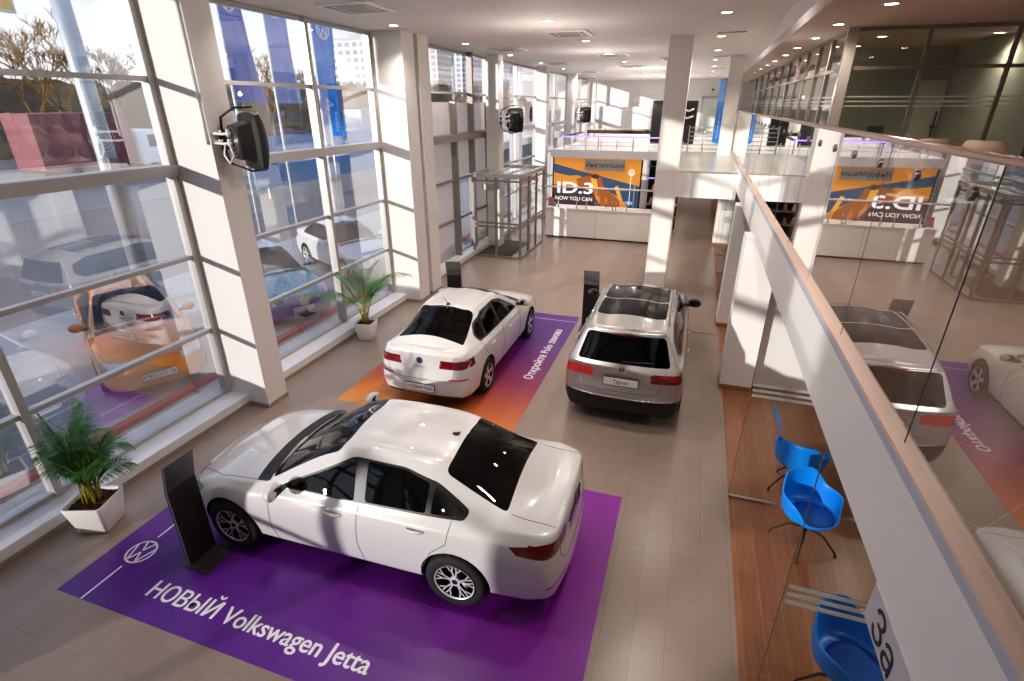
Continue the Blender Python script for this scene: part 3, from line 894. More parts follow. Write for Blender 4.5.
def cowl(root, bvh, x, z, hy):
    b = NB()
    P = []
    for k in range(13):
        y = -hy + 2 * hy * k / 12
        q, n = on_surf(bvh, x + .10 * (1 - (y / hy) ** 2), y, 'Z', 1); P.append(q + Vector((0, 0, .0)))
    wd = .17
    for k in range(12):
        a, c = P[k], P[k + 1]
        q, n = on_surf(bvh, x + wd + .06 * (1 - (a.y / hy) ** 2), a.y, 'Z', 1); r, n = on_surf(bvh, x + wd + .06 * (1 - (c.y / hy) ** 2), c.y, 'Z', 1)
        u = Vector((0, 0, .006)); quad(b, [a + u, c + u, r + u, q + u])
    bmesh.ops.remove_doubles(b, verts=b.verts, dist=1e-4)
    cw = obj('cowl_panel', b, M['trim'], root)
    for s, y0 in ((1, .1), (-1, -.55)):
        b = NB(); Q = []
        for k in range(6):
            y = y0 + .55 * k / 5; xx = x + .03 - .05 * k / 5 + .08 * (1 - (y / hy) ** 2)
            q, n = on_surf(bvh, xx, y, 'Z', 1); Q.append(q + n * .012)
        tube(b, Q, .007, 6); obj('wiper', b, M['trim'], cw)
car_a()
def car_b():
    root = thing('sedan_car', 'smaller white sedan seen from behind on the orange and purple mat', 'car', (-3.82, 8.87, 0.006), PI / 2)
    st, nose, tail = sedan(L=(2.12, -2.20), hw=.84, H_=1.455, ax=(1.30, -1.25))
    p = dict(st=st, nose=nose, tail=tail, paint=M['paintwhite2'], mirmat=M['paintwhite2'], wr=.315, axles=(1.30, -1.25), hw=.84, rim='five', int=(.0, -.8, .33), mirror=(.62, .90, 1.04), dg=(.94, .34),
      handles=[(-.12, .82), (-1.0, .85)], handlemat=M['paintwhite2'],
      parts=[
        ('windshield', rnd([(.81, -.66), (.81, .66), (-.03, .52), (-.03, -.52)], .06), 'top', 'carglass', dict(limit=lambda c: c.z > .98 and c.x > -.1)),
        ('window_trim', rnd([(.52, .965), (.40, 1.055), (-.03, 1.31), (-.29, 1.365), (-.90, 1.355), (-1.24, 1.24), (-1.42, 1.10), (-1.38, 1.0)], .05), 'side', 'trim', dict(limit=lambda c: abs(c.y) > .42)),
        ('rear_window', rnd([(-1.06, -.50), (-1.06, .50), (-1.76, .60), (-1.76, -.60)], .05), 'top', 'carglass2', dict(limit=lambda c: c.x < -.9)),
        ('tail_light', ([(.33, .865), (.50, .795), (.84, .795), (.84, .93), (.50, .915)], [(-2.00, .80), (-1.90, .88), (-2.05, .93), (-2.35, .93), (-2.35, .795), (-2.05, .79)]), 'corner', 'tail', dict(l1=lambda c: c.x < -1.8, l2=lambda c: c.x < -1.85 and abs(c.y) > .35)),
        ('bumper_reflector', [(.50, .60), (.78, .60), (.78, .625), (.50, .625)], 'rear', 'reflector', dict(limit=lambda c: c.x < -1.8)),
        ('bumper_reflector', [(-.50, .60), (-.78, .60), (-.78, .625), (-.50, .625)], 'rear', 'reflector', dict(limit=lambda c: c.x < -1.8)),
        ('bumper_skirt', rnd([(-.70, .20), (.70, .20), (.66, .31), (-.66, .31)], .03), 'rear', 'trim', dict(limit=lambda c: c.x < -1.8)),
        ('headlight', rnd([(1.80, .62), (2.24, .60), (2.24, .70), (1.70, .735)], .03), 'side', 'head', dict(limit=lambda c: c.x > 1.6 and abs(c.y) > .40)),
      ],
      seams=[
        ('Y', 0, [(.47, .93), (.55, .80), (.57, .45), (.51, .23)]), ('Y', 0, [(-.42, .95), (-.42, .55), (-.44, .23)]),
        ('Y', 0, [(-1.36, 1.0), (-1.30, .80), (-1.05, .62), (-.93, .40), (-.88, .23)]),
        ('X', -1, [(-.58, 1.0), (-.60, .80), (-.55, .58), (.55, .58), (.60, .80), (.58, 1.0)]),
      ],
      badge=(0, .90, .055))
    bvh = build_car(root, p)
    wt = [o for o in bpy.data.objects if o.parent == root and o.name.startswith('window_trim')]
    side_panes(wt, [rnd([(.42, .985), (.34, 1.055), (-.04, 1.28), (-.28, 1.335), (-.375, 1.335), (-.41, .995)], .03), rnd([(-.50, 1.0), (-.47, 1.335), (-.88, 1.33), (-1.06, 1.27), (-1.06, 1.02)], .03), rnd([(-1.10, 1.02), (-1.10, 1.25), (-1.22, 1.21), (-1.36, 1.10), (-1.34, 1.03)], .02)], [], root)
    plate_on(root, -2.225, 0, .44, .52, .12, 'НОВЫЙ Polo', .075, tilt=R(3))
    aerial(root, bvh, -1.0, fin=False); cowl(root, bvh, .81, .60, .68)
    text('trunk_lettering', 'POLO', .05, M['chrome'], root, Matrix.Translation((-2.19, 0, .80)) @ Matrix.Rotation(-PI / 2, 4, 'Z') @ Matrix.Rotation(PI / 2, 4, 'X'), .003)
    return root

def car_c():
    root = thing('suv_car', 'silver beige sport utility car with a black panoramic roof seen from behind', 'car', (-.67, 9.40, 0.0), PI / 2)
    st = [
        (2.08, [(.66, .24), (.74, .32), (.79, .50), (.78, .70), (.74, .84), (.67, .90), (.52, .93)], .95, .07),
        (1.88, [(.76, .24), (.84, .32), (.88, .50), (.87, .74), (.83, .90), (.74, .97), (.56, 1.0)], 1.02, .04),
        (1.36, [(.80, .24), (.87, .32), (.915, .52), (.91, .80), (.86, .97), (.78, 1.04), (.60, 1.08)], 1.10, .02),
        (.98, [(.80, .24), (.88, .30), (.91, .52), (.915, .82), (.87, 1.0), (.80, 1.07), (.66, 1.12)], 1.15, .05),
        (.80, [(.80, .24), (.88, .30), (.905, .52), (.915, .82), (.875, 1.01), (.82, 1.085), (.72, 1.18)], 1.21, .10),
        (.42, [(.80, .24), (.88, .30), (.905, .52), (.915, .82), (.88, 1.02), (.825, 1.095), (.67, 1.42)], 1.48, .12),
        (.10, [(.80, .24), (.88, .30), (.905, .52), (.915, .82), (.88, 1.025), (.83, 1.10), (.645, 1.55)], 1.615, .09),
        (-.40, [(.80, .24), (.88, .30), (.905, .52), (.915, .83), (.885, 1.03), (.83, 1.105), (.635, 1.59)], 1.66, .02),
        (-.90, [(.80, .24), (.88, .30), (.905, .52), (.915, .84), (.885, 1.035), (.83, 1.11), (.635, 1.59)], 1.66, 0),
        (-1.32, [(.80, .25), (.88, .32), (.915, .53), (.915, .85), (.885, 1.045), (.83, 1.12), (.63, 1.575)], 1.645, 0),
        (-1.66, [(.80, .26), (.88, .33), (.915, .54), (.91, .86), (.88, 1.05), (.82, 1.13), (.62, 1.55)], 1.615, -.02),
        (-1.92, [(.78, .24), (.86, .31), (.90, .55), (.89, .86), (.86, 1.05), (.79, 1.14), (.60, 1.53, .03)], 1.585, -.04),
        (-2.08, [(.72, .22), (.80, .29), (.85, .55), (.83, .84), (.80, 1.03), (.75, 1.13, .03), (.585, 1.50, .14)], 1.555, -.05),
    ]
    nose = [(2.15, .24), (2.20, .32), (2.23, .50), (2.22, .70), (2.18, .84), (2.15, .91), (2.1, .94)]
    tail = [(-2.14, .25), (-2.21, .31), (-2.24, .56), (-2.18, .78), (-2.18, .98), (-2.15, 1.10), (-2.0, 1.5)]
    p = dict(st=st, nose=nose, tail=tail, paint=M['paintsilver'], mirmat=M['trim'], wr=.35, axles=(1.36, -1.317), hw=.92, rim='five', int=(.0, -.8, .48), mirror=(.74, .98, 1.17), dg=(.94, .34),
      handles=[(-.12, .92), (-1.0, .95)], handlemat=M['chrome'],
      parts=[
        ('windshield', rnd([(.86, -.68), (.86, .68), (.14, .60), (.14, -.60)], .06), 'top', 'carglass', dict(limit=lambda c: c.z > 1.1 and c.x > 0)),
        ('panoramic_roof', rnd([(.06, -.52), (.06, .52), (-.78, .535), (-.78, -.535)], .06), 'top', 'carroof', dict(limit=lambda c: c.z > 1.4, off=.002)),
        ('panoramic_roof', rnd([(-.82, -.535), (-.82, .535), (-1.50, .535), (-1.50, -.535)], .06), 'top', 'carroof', dict(limit=lambda c: c.z > 1.4, off=.002)),
        ('window_trim', rnd([(.70, 1.09), (.55, 1.20), (.13, 1.50), (-.10, 1.545), (-1.45, 1.53), (-1.80, 1.42), (-1.86, 1.24), (-1.70, 1.13)], .05), 'side', 'trim', dict(limit=lambda c: abs(c.y) > .5)),
        ('rear_window', rnd([(-.70, 1.08), (.70, 1.08), (.58, 1.50), (-.58, 1.50)], .06), 'rear', 'carglass2', dict(limit=lambda c: c.x < -1.75 and c.z > 1.05)),
        ('tail_light', ([(.42, .91), (.52, .84), (.90, .82), (.90, .975), (.62, .975), (.44, .955)], [(-1.88, .88), (-1.84, .94), (-2.0, .975), (-2.35, .975), (-2.35, .82), (-2.05, .82)]), 'corner', 'tail', dict(l1=lambda c: c.x < -1.9, l2=lambda c: c.x < -1.8 and abs(c.y) > .45, m2='taillit')),
        ('bumper_skirt', ([(0, .12), (.95, .12), (.95, .54), (0, .52)], [(-1.72, .14), (-1.72, .48), (-2.4, .54), (-2.4, .14)]), 'corner', 'trim', dict(l1=lambda c: c.x < -1.8, l2=lambda c: c.x < -1.7 and abs(c.y) > .4)),
        ('sill_cladding', [(-.92, .2), (.96, .2), (.96, .33), (-.92, .33)], 'side', 'trim', dict(limit=lambda c: abs(c.y) > .4)),
        ('headlight', rnd([(1.80, .80), (2.24, .76), (2.24, .86), (1.70, .92)], .03), 'side', 'head', dict(limit=lambda c: c.x > 1.6 and abs(c.y) > .40)),
      ],
      seams=[
        ('Y', 0, [(.62, 1.08), (.70, .95), (.72, .55), (.66, .28)]), ('Y', 0, [(-.38, 1.08), (-.38, .6), (-.40, .28)]),
        ('Y', 0, [(-1.30, 1.1), (-1.25, .92), (-1.02, .72), (-.93, .40)]),
        ('X', -1, [(-.64, 1.06), (-.62, .84), (-.54, .64), (.54, .64), (.62, .84), (.64, 1.06)]),
      ],
      badge=(0, .99, .06))
    bvh = build_car(root, p)
    wt = [o for o in bpy.data.objects if o.parent == root and o.name.startswith('window_trim')]
    side_panes(wt, [rnd([(.58, 1.11), (.50, 1.20), (.12, 1.475), (-.09, 1.52), (-.33, 1.52), (-.36, 1.12)], .03), rnd([(-.44, 1.12), (-.42, 1.52), (-1.20, 1.51), (-1.24, 1.13)], .03), rnd([(-1.30, 1.14), (-1.27, 1.505), (-1.45, 1.50), (-1.76, 1.40), (-1.80, 1.25), (-1.68, 1.15)], .02)], [], root)
    plate_on(root, -2.215, 0, .80, .52, .12, 'Tiguan', .085, tilt=R(3))
    cowl(root, bvh, .88, .60, .70)
    for s in (1, -1):
        b = NB(); P = []
        for k in range(13):
            x = .10 - 1.75 * k / 12; q, n = on_surf(bvh, x, s * .60, 'Z', 1); P.append(q + Vector((0, 0, .045 if 0 < k < 12 else .0)))
        tube(b, P, .014, 8); obj('roof_rail', b, M['chrome'], root)
    b = NB(); P = []
    for k in range(12):
        y = -.56 + 1.12 * k / 11; h = bvh.ray_cast(Vector((-4, y, 1.535)), Vector((1, 0, 0))); P.append(h[0] + Vector((-.03, 0, .01)))
    tube(b, P, .03, 8); obj('roof_spoiler', b, M['paintsilver'], root)
    b = NB(); q, n = on_surf(bvh, 0, 1.51, 'X', -1); box(b, q.x - .045, q.x - .03, -.17, .17, 1.50, 1.52); obj('brake_light', b, M['tail'], root)
    b = NB(); P = []
    for k in range(8):
        y = .02 - .50 * k / 7; h = bvh.ray_cast(Vector((-4, y, 1.12 + .03 * k / 7)), Vector((1, 0, 0))); P.append(h[0] + Vector((-.012, 0, .0)))
    tube(b, P, .009, 6); obj('rear_wiper', b, M['trim'], root)
    b = NB(); P = []
    for k in range(15):
        y = -.80 + 1.6 * k / 14; h = bvh.ray_cast(Vector((-4, y, .535)), Vector((1, 0, 0)))
        if h[0]: P.append(h[0])
    tube(b, P, .012, 6); obj('bumper_strip', b, M['chrome'], root)
    return root
car_b(); car_c()
# ------------------------------------------------------------------ printed mats
def mat_obj(label, x0, x1, y0, y1, m, z=.003):
    b = NB(); box(b, 0, x1 - x0, 0, y1 - y0, 0, z)
    o = obj('floor_mat', b, m, loc=(x0, y0, 0)); tag(o, label, 'floor mat'); return o
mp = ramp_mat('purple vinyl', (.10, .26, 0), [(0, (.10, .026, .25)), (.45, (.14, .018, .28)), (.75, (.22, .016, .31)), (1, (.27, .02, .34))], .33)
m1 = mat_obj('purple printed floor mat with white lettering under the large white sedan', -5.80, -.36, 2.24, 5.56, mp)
# the lighter corner lies towards the window
mo = ramp_mat('sunset vinyl', (.03, .19, 0), [(0, (.62, .27, .04)), (.10, (.60, .20, .04)), (.24, (.44, .09, .06)), (.38, (.26, .03, .10)), (.55, (.16, .018, .16)), (.80, (.10, .022, .22)), (1, (.095, .025, .22))], .33)
m2 = mat_obj('orange to purple printed floor mat under the smaller white sedan', -5.38, -2.18, 6.50, 11.62, mo)
def L(o, s, x, y, size, rz, sx=1, bold=.0, sh=0, sp=1):
    t_ = text('lettering', s, size, M['lettering'], o, fl_mtx(x - o.location.x, y - o.location.y, .0035, rz), .0008, sx=sx, bold=bold, shear=sh, sp=sp)
    b = NB()
    for k, (ax_, ay_) in enumerate(((-.005, 0), (.005, 0), (0, .003), (0, -.003))):
        n0 = len(b.verts); b.from_mesh(t_.data); b.verts.ensure_lookup_table()
        for v in b.verts[n0:]: v.co += Matrix.Rotation(rz, 3, 'Z') @ Vector((ax_, ay_, .0001 * k))
    b.to_mesh(t_.data); b.free()
L(m1, 'НОВЫЙ Volkswagen Jetta', -3.545, 2.56, .262, 0, sx=.93)
L(m2, 'Откройте Polo заново', -2.46, 9.50, .235, PI / 2, sx=.97, sp=1.06)
b = NB(); box(b, -5.455 + 5.8, -5.435 + 5.8, 0, .44, .003, .0042); obj('printed_line', b, M['lettering'], m1)
b = NB(); box(b, -5.455 + 5.8, -5.435 + 5.8, .88, 3.32, .003, .0042); obj('printed_line', b, M['lettering'], m1)
b = NB(); vw_bm(b, .165, .0012, .022, Matrix.Translation((-5.43 + 5.8, 2.90 - 2.24, .003)) @ Matrix.Rotation(R(0), 4, 'Z')); obj('printed_emblem', b, M['lettering'], m1)
b = NB(); box(b, 0, 3.2, 11.27 - 6.5, 11.285 - 6.5, .003, .0042); obj('printed_line', b, M['lettering'], m2)

# ------------------------------------------------------------------ information stands
def stand(x, y, rz, label, h=1.36):
    r = thing('information_stand', label, 'display stand', (x, y, .004), rz)
    b = NB(); box(b, -.20, .20, -.27, .06, 0, .014, bev=.003); obj('base', b, M['stand'], r)
    # blade: upright lower part, tilted upper part; the face looks along local -Y
    A = Matrix(((0, 0, 1, 0), (1, 0, 0, 0), (0, 1, 0, 0), (0, 0, 0, 1)))
    b = NB(); prism(b, [(-.015, .014), (-.025, h * .75), (.012, h * .75), (.02, .014)], -.17, .17, mtx=A)
    lo = obj('blade', b, M['standface'], r)
    b = NB(); prism(b, [(-.025, h * .75), (-.10, h), (-.07, h), (.012, h * .75)], -.17, .17, mtx=A); obj('tilted_head', b, M['standhead'], r)
    b = NB(); prism(b, [(-.016, .014), (-.026, h * .75), (-.10, h), (-.09, h), (-.012, h * .75), (-.004, .014)], -.174, -.170, mtx=A); obj('side_trim', b, M['alu'], r)
    return r
M['standhead'] = mat('stand head', (.16, .155, .15), .3, .5, noise=.1)
M['stand'] = mat('stand base', (.07, .06, .055), .3, .3, noise=.1)
M['standface'] = mat('stand face', (.035, .03, .028), .3, .2, noise=.1)
stand(-4.72, 3.08, R(90), 'black bent information stand on the purple mat by the nose of the large white sedan')
stand(-5.05, 10.8, R(12), 'black information stand by the front left corner of the smaller white sedan')
stand(-1.86, 11.1, R(0), 'black information stand beside the front left corner of the silver car')

# ------------------------------------------------------------------ potted palms
def leaf_mat():
    m = mat('palm leaf', (.045, .16, .022), .5, noise=.5, nscale=6); return m
M['leaf'] = leaf_mat(); M['stem'] = mat('palm stem', (.42, .36, .05), .5, noise=.3, nscale=20)
M['soil'] = mat('bark mulch', (.10, .045, .028), .9, noise=.6, nscale=40, bump=1)
M['pot'] = mat('white planter', (.80, .77, .75), .35, noise=.02)
def pot_bm(w0, w1, h):
    b = NB(); n = 10; rings = []
    def ring(w, z, r):
        P = []
        for (cx, cy, a0) in ((1, 1, 0), (-1, 1, 90), (-1, -1, 180), (1, -1, 270)):
            for k in range(7):
                a = R(a0 + 15 * k); P.append(b.verts.new((cx * (w - r) + r * math.cos(a), cy * (w - r) + r * math.sin(a), z)))
        return P
    prof = [(w0 * .9, 0), (w0, .03), (w1, h - .01), (w1 - .005, h), (w1 - .02, h), (w1 - .028, h - .05)]
    rs = [ring(w, z, w * .22) for w, z in prof]
    for a, c in zip(rs[:-1], rs[1:]):
        for k in range(28): f = b.faces.new((a[k], a[(k + 1) % 28], c[(k + 1) % 28], c[k])); f.smooth = True
    b.faces.new(rs[0][::-1])
    return b, (w1 - .029, h - .05)
def palm(x, y, rz, label, hgt, seed, spread=1, nf=26, lean=(0, 0), pot=(.17, .225, .36), wid=.008, st0=.45, lo=.75):
    random.seed(seed)
    r = thing('potted_palm', label, 'potted plant', (x, y, 0), rz)
    b, (w, z) = pot_bm(*pot); po = obj('planter', b, M['pot'], r)
    b = NB(); g = 14
    grid = [[b.verts.new(((i / g - .5) * 2 * w * .98, (j / g - .5) * 2 * w * .98, z + random.uniform(-.012, .02))) for j in range(g + 1)] for i in range(g + 1)]
    for i in range(g):
        for j in range(g): b.faces.new((grid[i][j], grid[i + 1][j], grid[i + 1][j + 1], grid[i][j + 1]))
    for k in range(130):
        a, c = random.uniform(-w * .9, w * .9), random.uniform(-w * .9, w * .9); s = random.uniform(.008, .02)
        box(b, a - s, a + s, c - s * .6, c + s * .6, z, z + s, rot=Matrix.Translation((a, c, z)) @ Matrix.Rotation(random.random() * 3, 4, Vector((random.random(), random.random(), 1))) @ Matrix.Translation((-a, -c, -z)))
    obj('bark_mulch', b, M['soil'], r)['kind'] = 'stuff'
    sb = NB(); lb = NB()
    for k in range(nf):
        az = 2 * PI * k / nf * 2.4 + random.uniform(-.3, .3)
        inner = random.random()
        ln = hgt * random.uniform(lo, 1.08); out = spread * (.15 + .55 * inner) * hgt
        bx, by = random.uniform(-.07, .07), random.uniform(-.07, .07)
        P = []
        n = 14
        for i in range(n + 1):
            t = i / n
            rr = out * t ** 1.7; zz = z + ln * (t - .38 * inner * t ** 3.2 * 1.3)
            P.append(Vector((bx + rr * math.cos(az) + lean[0] * t, by + rr * math.sin(az) + lean[1] * t, zz)))
        tube(sb, P[:9], [.010 - .0006 * i for i in range(9)], 5)
        tube(lb, P[8:], [.004] * (n + 1 - 8), 4)
        for i in range(int(n * st0), n + 1):
            for sub in range(3):
                if i == n and sub: break
                q = P[i] if i == n else P[i].lerp(P[i + 1], sub / 3)
                d = (P[min(i + 1, n)] - P[i - 1]).normalized()
                sd = d.cross(Vector((0, 0, 1)));
                if sd.length < .05: sd = Vector((math.sin(az), -math.cos(az), 0))
                sd.normalize()
                t = (i + sub / 3) / n
                ll = min(hgt, 1.2) * .26 * math.sin(min(1, (t - .35) / .65 * .9 + .18) * PI * .86) * random.uniform(.8, 1.1)
                for s in (-1, 1):
                    dr = (d * .75 + sd * s + Vector((0, 0, .12))).normalized()
                    dp = Vector((0, 0, -1))
                    wv = dr.cross(Vector((0, 0, 1))).normalized() * wid
                    a0 = q; a1 = q + dr * ll * .45 + dp * ll * .04; a2 = q + dr * ll * .8 + dp * ll * .22; a3 = q + dr * ll + dp * ll * .42
                    v = [lb.verts.new(p) for p in (a0 - wv * .4, a0 + wv * .4, a1 + wv, a1 - wv, a2 + wv * .75, a2 - wv * .75, a3)]
                    lb.faces.new((v[0], v[1], v[2], v[3])); lb.faces.new((v[3], v[2], v[4], v[5])); lb.faces.new((v[5], v[4], v[6]))
    obj('stems', sb, M['stem'], r)['kind'] = 'stuff'
    obj('fronds', lb, M['leaf'], r)['kind'] = 'stuff'
    random.seed(7)
palm(-6.28, 3.08, R(20), 'bushy dark green palm in a square white planter by the purple mat', 1.3, 3, spread=.52, nf=27, pot=(.175, .23, .40), wid=.007, st0=.42, lo=.5)
palm(-6.33, 8.95, R(10), 'taller loose palm with arching fronds in a white planter near the double column', 1.6, 11, spread=.95, nf=17, pot=(.15, .205, .40), wid=.008, lo=.6)

# ------------------------------------------------------------------ wall heaters on the columns
def heater(y, label, full=True):
    r = thing('wall_heater', label, 'fan heater', (-6.28, y, 4.2), 0)
    b = NB()
    n = 14; P = []
    w, h = .36, .37
    g = [[None] * (n + 1) for _ in range(n + 1)]
    for i in range(n + 1):
        for j in range(n + 1):
            u, v = i / n * 2 - 1, j / n * 2 - 1
            x = u * w * (1 - .10 * v * v); z = v * h * (1 - .10 * u * u)
            d = .10 * (1 - u * u) * (1 - v * v) ** .7 + .05 * (1 - (abs(u) ** 4))
            g[i][j] = b.verts.new((x, d, z))
    for i in range(n):
        for j in range(n): f = b.faces.new((g[i][j], g[i + 1][j], g[i + 1][j + 1], g[i][j + 1])); f.smooth = True
    bk = [[b.verts.new((g[i][j].co.x * .72, -.28, g[i][j].co.z * .72)) for j in (0, n)] for i in (0, n)]
    loopf = [g[i][0] for i in range(n + 1)] + [g[n][j] for j in range(1, n + 1)] + [g[i][n] for i in range(n - 1, -1, -1)] + [g[0][j] for j in range(n - 1, 0, -1)]
    cor = [bk[0][0], bk[1][0], bk[1][1], bk[0][1]]
    back = [b.verts.new((v.co.x * .98, -.05, v.co.z * .98)) for v in loopf]; mid = [b.verts.new((v.co.x * .72, -.08, v.co.z * .72)) for v in loopf]; bk2 = [b.verts.new((v.co.x * .58, -.25, v.co.z * .58)) for v in loopf]
    for v in cor: b.verts.remove(v)
    m = len(loopf)
    for A, B in ((loopf, back), (back, mid), (mid, bk2)):
        for k in range(m): b.faces.new((A[k], A[(k + 1) % m], B[(k + 1) % m], B[k]))
    b.faces.new(bk2[::-1])
    mt = Matrix.Translation((.52, 0, 0)) @ Matrix.Rotation(R(-27), 4, 'Z')
    bmesh.ops.transform(b, matrix=mt, verts=b.verts)
    obj('casing', b, M['matblack'], r)
    b = NB(); ce = mt @ Vector((0, -.26, 0)); nn = (mt.to_3x3() @ Vector((0, -1, 0)))
    q = Vector((0, 0, 1)).rotation_difference(nn).to_matrix().to_4x4()
    for rr in (.08, .13, .18): tube(b, [ce + q @ Vector((rr * math.cos(2 * PI * k / 20), rr * math.sin(2 * PI * k / 20), .01)) for k in range(20)], .005, 5, closed=True)
    obj('fan_grille', b, M['steel'], r)
    for z in (.10, -.02):
        b = NB(); tube(b, [(.03, -.06, z + .02), (.08, -.22, z), (.30, -.30, z), (.44, -.30, z + .01)], .017, 8); cyl(b, (.40, -.30, z - .03), (.40, -.30, z + .06), .026)
        obj('water_pipe', b, M['white'], r)
    b = NB(); tube(b, [(.40, -.31, -.02), (.46, -.33, -.16), (.38, -.34, -.26), (.30, -.33, -.16), (.33, -.31, -.02)], .012, 6); obj('hose', b, M['white'], r)
    b = NB(); tube(b, [(.0, 0, .12), (.05, -.02, .30), (.30, -.02, .42), (.50, .1, .43)], .016, 6); tube(b, [(.0, 0, -.10), (.08, -.02, -.30), (.35, .05, -.40), (.52, .15, -.38)], .016, 6)
    box(b, -.0, .03, -.06, .06, -.12, .14); obj('bracket', b, M['matblack'], r)
    return r
h1 = heater(6.12, 'black wall heater with white water pipes on the nearest window column')
b = NB(); tube(b, [(-.05, -.235, -.04), (-.05, -.235, .2), (-.05, -.235, 1.85)], .018, 8); tube(b, [(.02, -.235, 1.85), (.02, -.235, .05), (.03, -.12, .0), (.04, -.06, .0)], .016, 8)
obj('riser_pipe', b, M['white'], h1)
heater(17.55, 'black wall heater on the column behind the glass entrance box')
heater(29.1, 'black wall heater on the far column above the deck')

# ------------------------------------------------------------------ glass entrance box
r = thing('entrance_vestibule', 'glass entrance box with grey metal frame against the window wall', 'vestibule', (-5.12, 16.1, 0))
X0, X1, Y0, Y1, ZT = -6.62 + 5.02, 0, 0, 2.7, 2.66
b = NB()
for x in (X0, -.82, X1): box(b, x - .035, x + .035, Y0 - .035, Y0 + .035, 0, ZT)
for y in (.9, 1.8, Y1): box(b, X1 - .035, X1 + .035, y - .035, y + .035, 0, ZT)
for z in (.04, 1.02, 1.14, ZT - .2): box(b, X0, X1, Y0 - .03, Y0 + .03, z - .025, z + .025); box(b, X1 - .03, X1 + .03, Y0, Y1, z - .025, z + .025)
obj('frame', b, M['aludark'], r)
b = NB(); box(b, X0 - .02, X1 + .05, Y0 - .05, Y0 + .05, ZT - .1, ZT + .03); box(b, X1 - .05, X1 + .05, Y0, Y1 + .05, ZT - .1, ZT + .03); box(b, X0, X1, Y1 - .05, Y1 + .05, ZT - .1, ZT + .03); box(b, X0 - .02, X0 + .06, Y0, Y1, ZT - .1, ZT + .03)
for x in (-1.1, -.55): box(b, x - .03, x + .03, Y0, Y1, ZT - .06, ZT)
obj('roof_frame', b, M['alu'], r)
b = NB(); quad(b, [(X0, Y0, ZT - .02), (X1, Y0, ZT - .02), (X1, Y1, ZT - .02), (X0, Y1, ZT - .02)]); obj('roof_glass', b, M['partglass'], r)
for (p, q) in (((X0, Y0), (-.82, Y0)), ((-.82, Y0), (X1, Y0)), ((X1, Y0), (X1, Y1))):
    b = NB(); quad(b, [(*p, 0), (*q, 0), (*q, ZT), (*p, ZT)]); obj('glass_panel', b, M['partglass'], r)
b = NB(); box(b, X0 + .05, -.4, .25, 2.4, 0.0, .012); obj('entrance_mat', b, mat('door mat', (.08, .06, .055), .95, noise=.3, nscale=60), r)
b = NB(); box(b, -1.42, -.95, .3, .75, 2.12, 2.34, bev=.01); obj('air_curtain', b, M['alu'], r)
for x in (-.45, -1.25):
    b = NB(); box(b, x - .04, x + .04, 2.5, 2.6, 0, 2.3); box(b, x - .3, x + .3, 2.5, 2.58, 2.2, 2.3); obj('door_leaf', b, M['alu'], r)

# ------------------------------------------------------------------ reception
r = thing('reception_counter', 'long white reception counter in front of the orange screen', 'counter', (-5.22, 19.6, 0))
b = NB(); box(b, 0, 3.9, 0, .6, .06, 1.08, bev=.01); obj('front', b, M['white'], r)
b = NB(); box(b, .05, 3.85, .05, .6, 0, .06); obj('plinth', b, M['matblack'], r)
b = NB(); box(b, -.02, 3.92, -.03, .75, 1.08, 1.13, bev=.008); obj('top', b, M['white'], r)
b = NB(); box(b, 1.92, 1.93, -.004, 0, .06, 1.08); obj('joint', b, M['skirt'], r)
b = NB(); box(b, 3.0, 3.9, .02, .5, 0, .03); b.free()
# big screen
r = thing('led_screen', 'large orange advertising screen with white lettering behind the counter', 'screen', (-5.42, 21.5, .86))
SWd, SH = 3.42, 1.88
b = NB(); box(b, -.05, SWd + .05, 0, .12, -.05, SH + .05); obj('housing', b, M['matblack'], r)
cols_ = {}
def sm(name, c, e=.38): 
    m = mat(name, c, .45, noise=.03, emis=c, estr=e); return m
SO, SB, SR, SD, SY = sm('screen orange', (.80, .34, .06)), sm('screen blue', (.06, .11, .20)), sm('screen brown', (.42, .14, .04)), sm('screen dark', (.09, .05, .05)), sm('screen yellow', (.90, .52, .08))
b = NB()
def scr(pts, m, dy):
    quadp = [(x * SWd, -.001 - dy, z * SH) for x, z in pts]
    q = NB(); q.faces.new([q.verts.new(p) for p in quadp]); return obj('picture_area', q, m, r)
scr([(0, 0), (1, 0), (1, 1), (0, 1)], SO, .001)
scr([(.0, .88), (.3, .75), (.62, .63), (1, .48), (1, .02), (.9, 0), (.82, .2), (.6, .42), (.38, .58), (.0, .70)], SB, .003)
scr([(0, .62), (.3, .66), (.44, .5), (.30, .30), (.0, .28)], SO, .004)
scr([(0, 0), (.62, 0), (.45, .35), (.28, .42), (0, .45)], SD, .005)
scr([(.27, .58), (.40, .66), (.56, .62), (.60, .45), (.78, .20), (.80, .05), (.60, .0), (.45, .35), (.30, .44)], SR, .007)
scr([(.44, .60), (.50, .66), (.53, .42), (.47, .40)], SY, .009)
scr([(.72, .45), (.76, .48), (.82, .2), (.78, .18)], SY, .009)
scr([(.44, .66), (.47, .60), (.52, .60), (.54, .66), (.50, .70)], SD, .011)
scr([(.82, .14), (.86, .17), (.93, .17), (.96, .12), (.9, .09)], sm('screen pale', (.35, .5, .75)), .011)
LW = emit('screen lettering', (.9, .9, .95), 1.1)
text('lettering', 'ID.3', .60, LW, r, wall_mtx(.26 * SWd, -.03, .385 * SH), .002, bold=.012, sx=1.5)
text('lettering', 'NOW YOU CAN', .21, LW, r, wall_mtx(.25 * SWd, -.03, .17 * SH), .002, sx=.98)
b = NB(); vw_bm(b, .115, .003, .015, wall_mtx(.90 * SWd, -.015, .75 * SH)); obj('emblem', b, LW, r)
b = NB(); box(b, .895 * SWd, .90 * SWd, -.018, -.014, .1 * SH, .68 * SH); obj('printed_line', b, LW, r)
